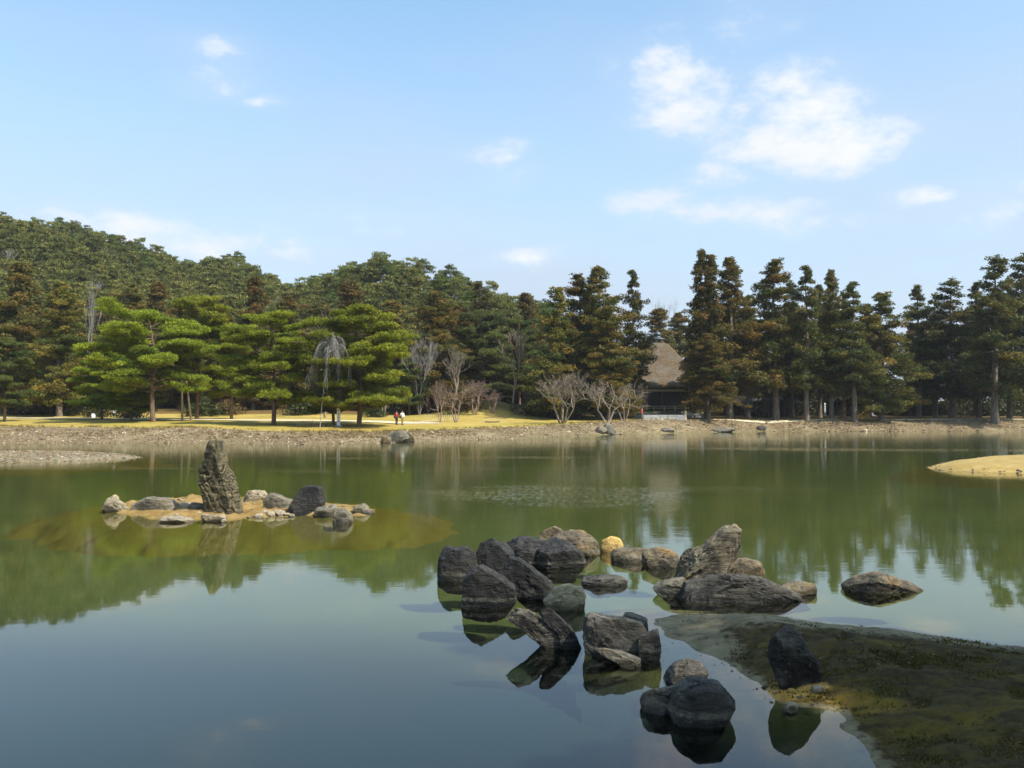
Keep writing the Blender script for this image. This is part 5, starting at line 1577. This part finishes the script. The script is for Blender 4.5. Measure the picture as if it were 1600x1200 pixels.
# ------------------------------------------------------------------ the thatched hall
def hall():
    Y = 141.0
    cx = (1036 - 800) / F * Y
    zb = 1.7
    root = empty('thatched_hall', (cx, Y + 5, zb), R(8))
    tag(root, 'old wooden hall with steep thatched pyramid roof among the cedars', 'hall')
    MB().box((0, 0, 0.25), (13.2, 13.2, 0.9), bevel=0.05).build('stone_base', M['stone'], root)
    MB().box((0, 0, 1.05), (12.6, 12.6, 0.16), bevel=0.02).build('veranda_floor', M['old_wood'], root)
    for i in range(6):
        for s, ax in ((-1, 0), (1, 0), (-1, 1), (1, 1)):
            u = -5.2 + i * 2.08
            if ax and i in (0, 5): continue
            p = (u, s * 5.2, 2.85) if ax == 0 else (s * 5.2, u, 2.85)
            MB().box(p, (0.28, 0.28, 3.45), bevel=0.02).build('post', M['old_wood'], root)
    for i in range(5):
        u = -4.16 + i * 2.08
        dark = i in (1, 2, 3)
        w = MB().box((u, -5.05, 2.75), (1.76, 0.10, 3.2)).build('door' if dark else 'wall_panel', M['lattice'] if dark else M['plaster'], root)
        if dark:
            for k in range(5):
                MB().box((u - 0.68 + k * 0.34, -5.12, 2.75), (0.06, 0.05, 3.1)).build('lattice_bar', M['old_wood'], w)
        for (x, y, sx, sy) in ((5.05, u, 0.1, 1.76), (-5.05, u, 0.1, 1.76), (u, 5.05, 1.76, 0.1)):
            MB().box((x, y, 2.75), (sx, sy, 3.2)).build('wall_panel', M['plaster'], root)
    # veranda posts and rail
    for i in range(8):
        u = -6.0 + i * 12 / 7
        MB().box((u, -6.1, 1.5), (0.14, 0.14, 0.75), bevel=0.01).build('rail_post', M['pale_wood'], root)
    for z in (1.52, 1.82):
        MB().box((0, -6.1, z), (12.0, 0.09, 0.09)).build('rail', M['pale_wood'], root)
    # lower pent eave under the thatch
    def ring_roof(prof, seg=10, yaw=0):
        bm = MB()
        rings = []
        for (h, z, rd) in prof:
            ring = []
            for c in range(4):
                sx, sy = ((1, 1), (-1, 1), (-1, -1), (1, -1))[c]
                for k in range(seg):
                    a = math.pi / 2 * (c + k / (seg - 1))
                    ring.append(bm.bm.verts.new((sx * (h - rd) + rd * math.cos(a), sy * (h - rd) + rd * math.sin(a), z)))
            rings.append(ring)
        n = len(rings[0])
        for r0, r1 in zip(rings, rings[1:]):
            for k in range(n): bm.bm.faces.new((r0[k], r0[(k + 1) % n], r1[(k + 1) % n], r1[k]))
        bm.bm.faces.new(rings[0][::-1]); bm.bm.faces.new(rings[-1])
        return bm
    ring_roof([(6.6, 4.25, 0.2), (7.1, 4.15, 0.2), (7.1, 4.42, 0.2), (5.6, 5.1, 0.2)]).build('pent_eave', M['pale_wood'], root)
    roof = ring_roof([(6.3, 4.7, 0.5), (7.7, 4.62, 0.6), (7.75, 5.15, 0.6), (6.6, 6.0, 0.7), (5.3, 7.15, 0.7), (4.1, 8.5, 0.7), (3.0, 9.9, 0.6), (2.1, 11.2, 0.5), (1.5, 12.0, 0.4), (0.9, 12.3, 0.3)]).build('roof', M['thatch'], root, True)
    fin = MB().box((0, 0, 12.55), (1.7, 1.7, 0.5), bevel=0.04).build('finial', M['copper'], root)
    for sx in (-0.42, 0.42):
        MB().box((sx, -0.87, 12.56), (0.42, 0.04, 0.30)).build('gilded_plate', M['gold'], fin)
    MB().lathe([(1.35, 12.8), (1.3, 12.9), (0.7, 13.15), (0.45, 13.3), (0.5, 13.45), (0.62, 13.7), (0.45, 13.95), (0.12, 14.15), (0.02, 14.5)], n=14).build('finial_jewel', M['copper'], fin, True)
    # front steps
    for k in range(4):
        MB().box((0, -6.9 + 0.0 - (3 - k) * 0.32, 0.14 + k * 0.25), (3.0, 0.36, 0.27)).build('step', M['old_wood'], root)
hall()

def annex():
    Y = 150.0
    x0 = (1105 - 800) / F * Y; x1 = (1245 - 800) / F * Y
    cx = (x0 + x1) / 2; w = x1 - x0
    root = empty('annex_hall', (cx, Y + 3, 1.75))
    tag(root, 'low dark annex with grey tiled roof behind the cedar trunks', 'hall')
    MB().box((0, 0, 1.55), (w - 1.2, 5.0, 3.1)).build('wall', M['plaster'], root)
    n = 8
    for i in range(n + 1):
        MB().box((-w / 2 + 0.6 + (w - 1.2) * i / n, -2.56, 1.55), (0.2, 0.16, 3.1)).build('post', M['old_wood'], root)
    for i in range(n):
        if i in (1, 2, 4, 6):
            p = MB().box((-w / 2 + 0.6 + (w - 1.2) * (i + 0.5) / n, -2.53, 1.35), ((w - 1.2) / n - 0.25, 0.08, 2.2)).build('door', M['lattice'], root)
            MB().box((-w / 2 + 0.6 + (w - 1.2) * (i + 0.5) / n, -2.58, 1.35), (0.06, 0.05, 2.2)).build('lattice_bar', M['old_wood'], p)
    m_ = MB()
    h = w / 2 + 0.6
    prof = [(3.9, 3.0), (2.6, 3.75), (1.3, 4.7), (0.0, 5.9)]
    bm = m_.bm
    rows = []
    for (y, z) in [(-a, b) for a, b in prof] + [(a, b) for a, b in prof[::-1][1:]]:
        rows.append([bm.verts.new((-h, y, z)), bm.verts.new((h, y, z))])
    for (y, z) in [(a, b - 0.28) for a, b in prof] + [(-a, b - 0.28) for a, b in prof[::-1][1:]]:
        rows.append([bm.verts.new((-h, y, z)), bm.verts.new((h, y, z))])
    for a, b in zip(rows, rows[1:] + rows[:1]): bm.faces.new((a[0], a[1], b[1], b[0]))
    rf = m_.build('roof', M['tile'], root)
    MB().box((0, 0, 6.0), (w + 1.0, 0.5, 0.4), bevel=0.05).build('ridge', M['tile'], rf)
    for i in range(24):
        x = -h + 0.4 + i * (2 * h - 0.8) / 23
        MB().tube([(x, -3.85, 3.06), (x, -2.6, 3.80), (x, -1.3, 4.75), (x, -0.2, 5.75)], 0.09, 6).build('tile_row', M['tile'], rf)
annex()

# grey stone platform before the hall, with end post
b = hit(1038, 656)
pl = empty('stone_platform', (b.x, b.y + 1.2, b.z))
tag(pl, 'long low grey stone platform in front of the thatched hall', 'platform')
for k in range(5):
    MB().box((-2.3 + k * 1.15, 0, 0.30), (1.13, 2.0, 0.72), bevel=0.03).build('stone_block', M['stone'], pl)
MB().box((3.05, -0.6, 0.55), (0.24, 0.24, 1.2), bevel=0.02).build('end_post', M['pale_wood'], pl)

def bench(px, py, w, label, mat):
    b = hit(px, py)
    r_ = empty('bench', (b.x, b.y, b.z)); tag(r_, label, 'bench')
    MB().box((0, 0, 0.45), (w, 0.5, 0.08), bevel=0.01).build('seat', M[mat], r_)
    for s in (-1, 1):
        MB().box((s * (w / 2 - 0.15), 0, 0.18), (0.1, 0.42, 0.46)).build('leg', M['old_wood'], r_)
bench(1096, 653.5, 2.4, 'orange wooden bench beside the cedar trunk near the hall', 'orange')
bench(1080, 653.0, 1.4, 'pale wooden bench before the hall veranda', 'pale_wood')

# low rope-and-stake frame on the lawn
b = hit(769, 660.5)
fr_ = empty('low_barrier', (b.x, b.y, b.z)); tag(fr_, 'low stake frame with a dark sagging plank on the yellow lawn', 'barrier')
for s in (-1, 1): MB().tube([(s * 1.15, 0, -0.1), (s * 1.15, 0, 0.55)], 0.045, 6).build('stake', M['pale_wood'], fr_)
MB().tube([(-1.1, 0, 0.50), (1.1, 0, 0.50)], 0.03, 6).build('rail', M['pale_wood'], fr_)
MB().tube([(-0.95, -0.15, 0.14), (-0.4, -0.15, 0.10), (0.4, -0.15, 0.10), (0.95, -0.15, 0.14)], 0.09, 6).build('plank', M['old_wood'], fr_)

def fence(label, a, b_, n, hgt, mat, rails=(0.35,)):
    A = hit(*a); B = hit(*b_)
    root = empty('low_fence', A, 0); tag(root, label, 'fence')
    me = MB().tube([(0, 0, -0.1), (0, 0, hgt)], 0.035, 5).mesh('picket', M[mat])
    prev = None
    for i in range(n):
        p = A.lerp(B, i / (n - 1)); p.z = terr(p.x, p.y)
        o = mesh_obj('picket', me, root); o.location = p - A
        if prev is not None:
            for z in rails:
                MB().tube([prev - A + Vector((0, 0, z)), p - A + Vector((0, 0, z))], 0.022, 5).build('rail', M[mat], root)
        prev = p
fence('pale picket fence along the path beside the pinkish shrubs', (648, 664), (714, 657.5), 24, 0.55, 'pale_wood')
fence('pale picket fence further back behind the pinkish shrubs', (664, 653.5), (714, 652.5), 16, 0.55, 'pale_wood')
fence('pale low fence left of the white post', (464, 666), (488, 665), 8, 0.6, 'pale_wood', (0.5,))
fence('dark low fence in front of the white post', (488, 668), (528, 667), 11, 0.5, 'old_wood', (0.2, 0.42))

# two wooden props leaning under the umbrella pine's bough
for (bx, by, tx, ty, lb) in ((285, 657.5, 284, 578, 'upright pale wooden prop pole under the pine'), (299, 657.5, 289, 579, 'slanting wooden prop pole beside the upright one')):
    b = hit(bx, by); t = at(tx, ty, b.y)
    o = MB().tube([(0, 0, -0.2), ((t.x - b.x) * 0.5, 0, (t.z - b.z) * 0.5), (t.x - b.x, 0, t.z - b.z)], [0.14, 0.12, 0.09], 8).build('prop_pole', M['pole_wood'], None, True)
    o.location = b; tag(o, lb, 'pole', 'prop poles under the umbrella pine')

# white sign posts with black writing
def sign_post(px, py, top, w, label):
    b = hit(px, py); h = at(px, top, b.y).z - b.z
    r_ = empty('sign_post', b); tag(r_, label, 'sign post', 'white wooden sign posts')
    m_ = MB(); m_.box((0, 0, h / 2), (w, w, h), bevel=0.01); m_.build('post', M['white_paint'], r_)
    c = MB(); c.bm.faces.ensure_lookup_table()
    s = w * 0.62; q = [c.bm.verts.new((x * s, y * s, h)) for x, y in ((-1, -1), (1, -1), (1, 1), (-1, 1))]; tp = c.bm.verts.new((0, 0, h + w * 0.7))
    c.bm.faces.new(q[::-1])
    for k in range(4): c.bm.faces.new((q[k], q[(k + 1) % 4], tp))
    c.build('cap', M['white_paint'], r_)
    MB().box((0, 0, 0.06), (w * 2.2, w * 2.0, 0.2), bevel=0.02).build('foot', M['stone'], r_)
    rg = random.Random(px)
    for k in range(4):
        z = h * (0.88 - k * 0.19); g = MB(); u = w * 0.62
        g.box((0, -w / 2 - 0.006, z + u * 0.25), (u, 0.008, u * 0.13))
        g.box((rg.uniform(-.1, .1) * u, -w / 2 - 0.009, z), (u * 0.14, 0.008, u * 0.8))
        g.box((0, -w / 2 - 0.012, z - u * 0.12), (u * 0.8, 0.008, u * 0.12))
        if k % 2: g.box((u * 0.28, -w / 2 - 0.015, z - u * 0.25), (u * 0.12, 0.008, u * 0.4))
        g.build('character', M['ink'], r_)
sign_post(529, 667, 638, 0.34, 'tall white sign post with black characters between the pines')
sign_post(178.5, 648, 627, 0.30, 'thin white sign post under the low spreading pine')
sign_post(1363.5, 650, 628, 0.36, 'tall white sign post beside the broad yellow-green cedar')
sign_post(1289, 650, 631, 0.24, 'thin white sign post among the right-hand trunks')

# small pale stones / markers on the lawn
for k, (x, y, s, lb) in enumerate(((146, 652.5, .9, 'pair-like white stone by the path on the left lawn'), (427, 646, .7, 'white marker stone left of the bare pine trunk'), (230, 654.5, .35, 'tiny white stone at the umbrella pine foot'))):
    b = hit(x, y)
    pebble('marker_stone', lb, (b.x, b.y, b.z + s * 0.3), (s * 0.8, s * 0.6, s), M['white_paint'], 700 + k)
b = hit(812, 648)
pebble('lawn_rock', 'dark grey rock at the right foot of the grassy mound', (b.x, b.y, b.z + 0.3), (2.0, 1.2, 1.2), M['rock_slate'], 720, cat='rock')

# ------------------------------------------------------------------ people
def skin_mesh(name, verts, edges, radii, mat, sub=2):
    me = bpy.data.meshes.new(name)
    me.from_pydata(verts, edges, [])
    o = bpy.data.objects.new(name, me)
    COL.objects.link(o)
    m_ = o.modifiers.new('skin', 'SKIN'); m_.use_smooth_shade = True
    sd = me.skin_vertices[0].data
    for i, r_ in enumerate(radii): sd[i].radius = r_ if isinstance(r_, tuple) else (r_, r_)
    sd[0].use_root = True
    s_ = o.modifiers.new('sub', 'SUBSURF'); s_.levels = 1; s_.render_levels = sub
    me.materials.append(mat)
    return o

SKIN = mat_plain('skin', (0.45, 0.27, 0.19), 0.6, 0.1)
HAIR = mat_plain('dark_hair', (0.02, 0.016, 0.013), 0.6, 0.2)
def cloth(n, c): return mat_plain(n, c, 0.9, 0.15, 8, 0.2)

def person(px, py, H, label, top_c, leg_c, stride=0.16, rz=0.0, bag=None, skirt=False, hat=None):
    b = hit(px, py)
    k = H / 1.7
    hip = 0.90; sh = 1.40
    j = {'pel': (0, 0, hip), 'chest': (0, 0.0, 1.22), 'neck': (0, 0, 1.46), 'head': (0, -0.015, 1.58), 'crown': (0, 0, 1.66),
         'shL': (-0.19, 0, sh), 'elL': (-0.25, 0.05, 1.13), 'wrL': (-0.25, -0.06, 0.90), 'hdL': (-0.25, -0.10, 0.80),
         'shR': (0.19, 0, sh), 'elR': (0.25, 0.05, 1.13), 'wrR': (0.25, -0.08, 0.90), 'hdR': (0.25, -0.12, 0.80),
         'hpL': (-0.10, 0, 0.86), 'knL': (-0.11, -stride * 0.7, 0.48), 'anL': (-0.11, -stride * 0.6, 0.08), 'toL': (-0.12, -stride * 0.6 - 0.15, 0.03),
         'hpR': (0.10, 0, 0.86), 'knR': (0.11, stride * 0.2, 0.48), 'anR': (0.11, stride, 0.09), 'toR': (0.12, stride - 0.14, 0.03)}
    ks = list(j)
    V = [tuple(c * k for c in j[n]) for n in ks]; ix = {n: i for i, n in enumerate(ks)}
    E = [('pel', 'chest'), ('chest', 'neck'), ('neck', 'head'), ('head', 'crown'), ('chest', 'shL'), ('shL', 'elL'), ('elL', 'wrL'), ('wrL', 'hdL'), ('chest', 'shR'), ('shR', 'elR'), ('elR', 'wrR'), ('wrR', 'hdR'),
         ('pel', 'hpL'), ('hpL', 'knL'), ('knL', 'anL'), ('anL', 'toL'), ('pel', 'hpR'), ('hpR', 'knR'), ('knR', 'anR'), ('anR', 'toR')]
    rad = {'pel': .13, 'chest': .13, 'neck': .055, 'head': .095, 'crown': .07, 'shL': .06, 'elL': .042, 'wrL': .030, 'hdL': .035, 'shR': .06, 'elR': .042, 'wrR': .030, 'hdR': .035,
           'hpL': .085, 'knL': .058, 'anL': .042, 'toL': .035, 'hpR': .085, 'knR': .058, 'anR': .042, 'toR': .035}
    body = skin_mesh('person', V, [(ix[a], ix[c]) for a, c in E], [rad[n] * k for n in ks], SKIN)
    body.location = b; body.rotation_euler = (0, 0, rz)
    tag(body, label, 'person')
    def sub(name, names, edges, grow, mat):
        ii = {n: i for i, n in enumerate(names)}
        o = skin_mesh(name, [tuple(c * k for c in j[n]) for n in names], [(ii[a], ii[c]) for a, c in edges], [(rad[n] + grow) * k for n in names], mat)
        o.parent = body
        return o
    sub('jacket', ['chest', 'pel', 'shL', 'elL', 'wrL', 'shR', 'elR', 'wrR'], [('chest', 'pel'), ('chest', 'shL'), ('shL', 'elL'), ('elL', 'wrL'), ('chest', 'shR'), ('shR', 'elR'), ('elR', 'wrR')], 0.03, top_c)
    sub('trousers', ['pel', 'hpL', 'knL', 'anL', 'hpR', 'knR', 'anR'], [('pel', 'hpL'), ('hpL', 'knL'), ('knL', 'anL'), ('pel', 'hpR'), ('hpR', 'knR'), ('knR', 'anR')], 0.02, leg_c)
    hm = MB(); hm.lathe([(0.02, 0), (0.09, 0.01), (0.115, 0.07), (0.10, 0.14), (0.05, 0.18), (0.01, 0.19)], (0, 0.02, 1.575), 12)
    ho = hm.build('hat' if hat else 'hair', hat or HAIR, body, True); ho.scale = (k, k, k)
    for s in (-1, 1):
        sm_ = MB().box((s * 0.115, (-stride * 0.6 if s < 0 else stride) - 0.07, 0.04), (0.10, 0.27, 0.09), bevel=0.03).build('shoe', HAIR, body); sm_.scale = (k, k, k)
    if bag:
        bg = MB().box((-0.27, 0.02, 0.98), (0.12, 0.30, 0.32), bevel=0.04).build('shoulder_bag', bag, body); bg.scale = (k, k, k)
    return body
person(619.5, 663.5, 1.60, 'walker in a red jacket with dark bag on the sandy path', cloth('red_jacket', (0.33, 0.045, 0.04)), cloth('dark_trousers', (0.03, 0.03, 0.04)), 0.14, 0.5, bag=cloth('navy_bag', (0.03, 0.035, 0.06)))
person(628.5, 664.0, 1.70, 'walker in a white and black top with khaki trousers on the path', cloth('white_top', (0.62, 0.60, 0.58)), cloth('khaki_trousers', (0.27, 0.21, 0.08)), 0.16, 0.6, bag=cloth('black_vest', (0.03, 0.03, 0.03)))
person(1003, 656.5, 1.68, 'person in a red top standing left of the stone platform', cloth('red_top', (0.36, 0.06, 0.06)), cloth('grey_trousers', (0.14, 0.12, 0.10)), 0.05, 1.2)

# ------------------------------------------------------------------ thin spring haze
def haze():
    t = NT('haze_air')
    v = t.N('ShaderNodeVolumePrincipled')
    v.inputs['Color'].default_value = (0.95, 0.96, 1.0, 1)
    v.inputs['Density'].default_value = 0.00014
    v.inputs['Anisotropy'].default_value = 0.2
    t.L(v.outputs[0], t.out.inputs['Volume'])
    o = MB().box((0, 500, 37.0), (8200, 7400, 80)).build('haze', t.m)
    tag(o, 'thin pale spring haze over the whole garden', 'haze', kind='stuff')
haze()
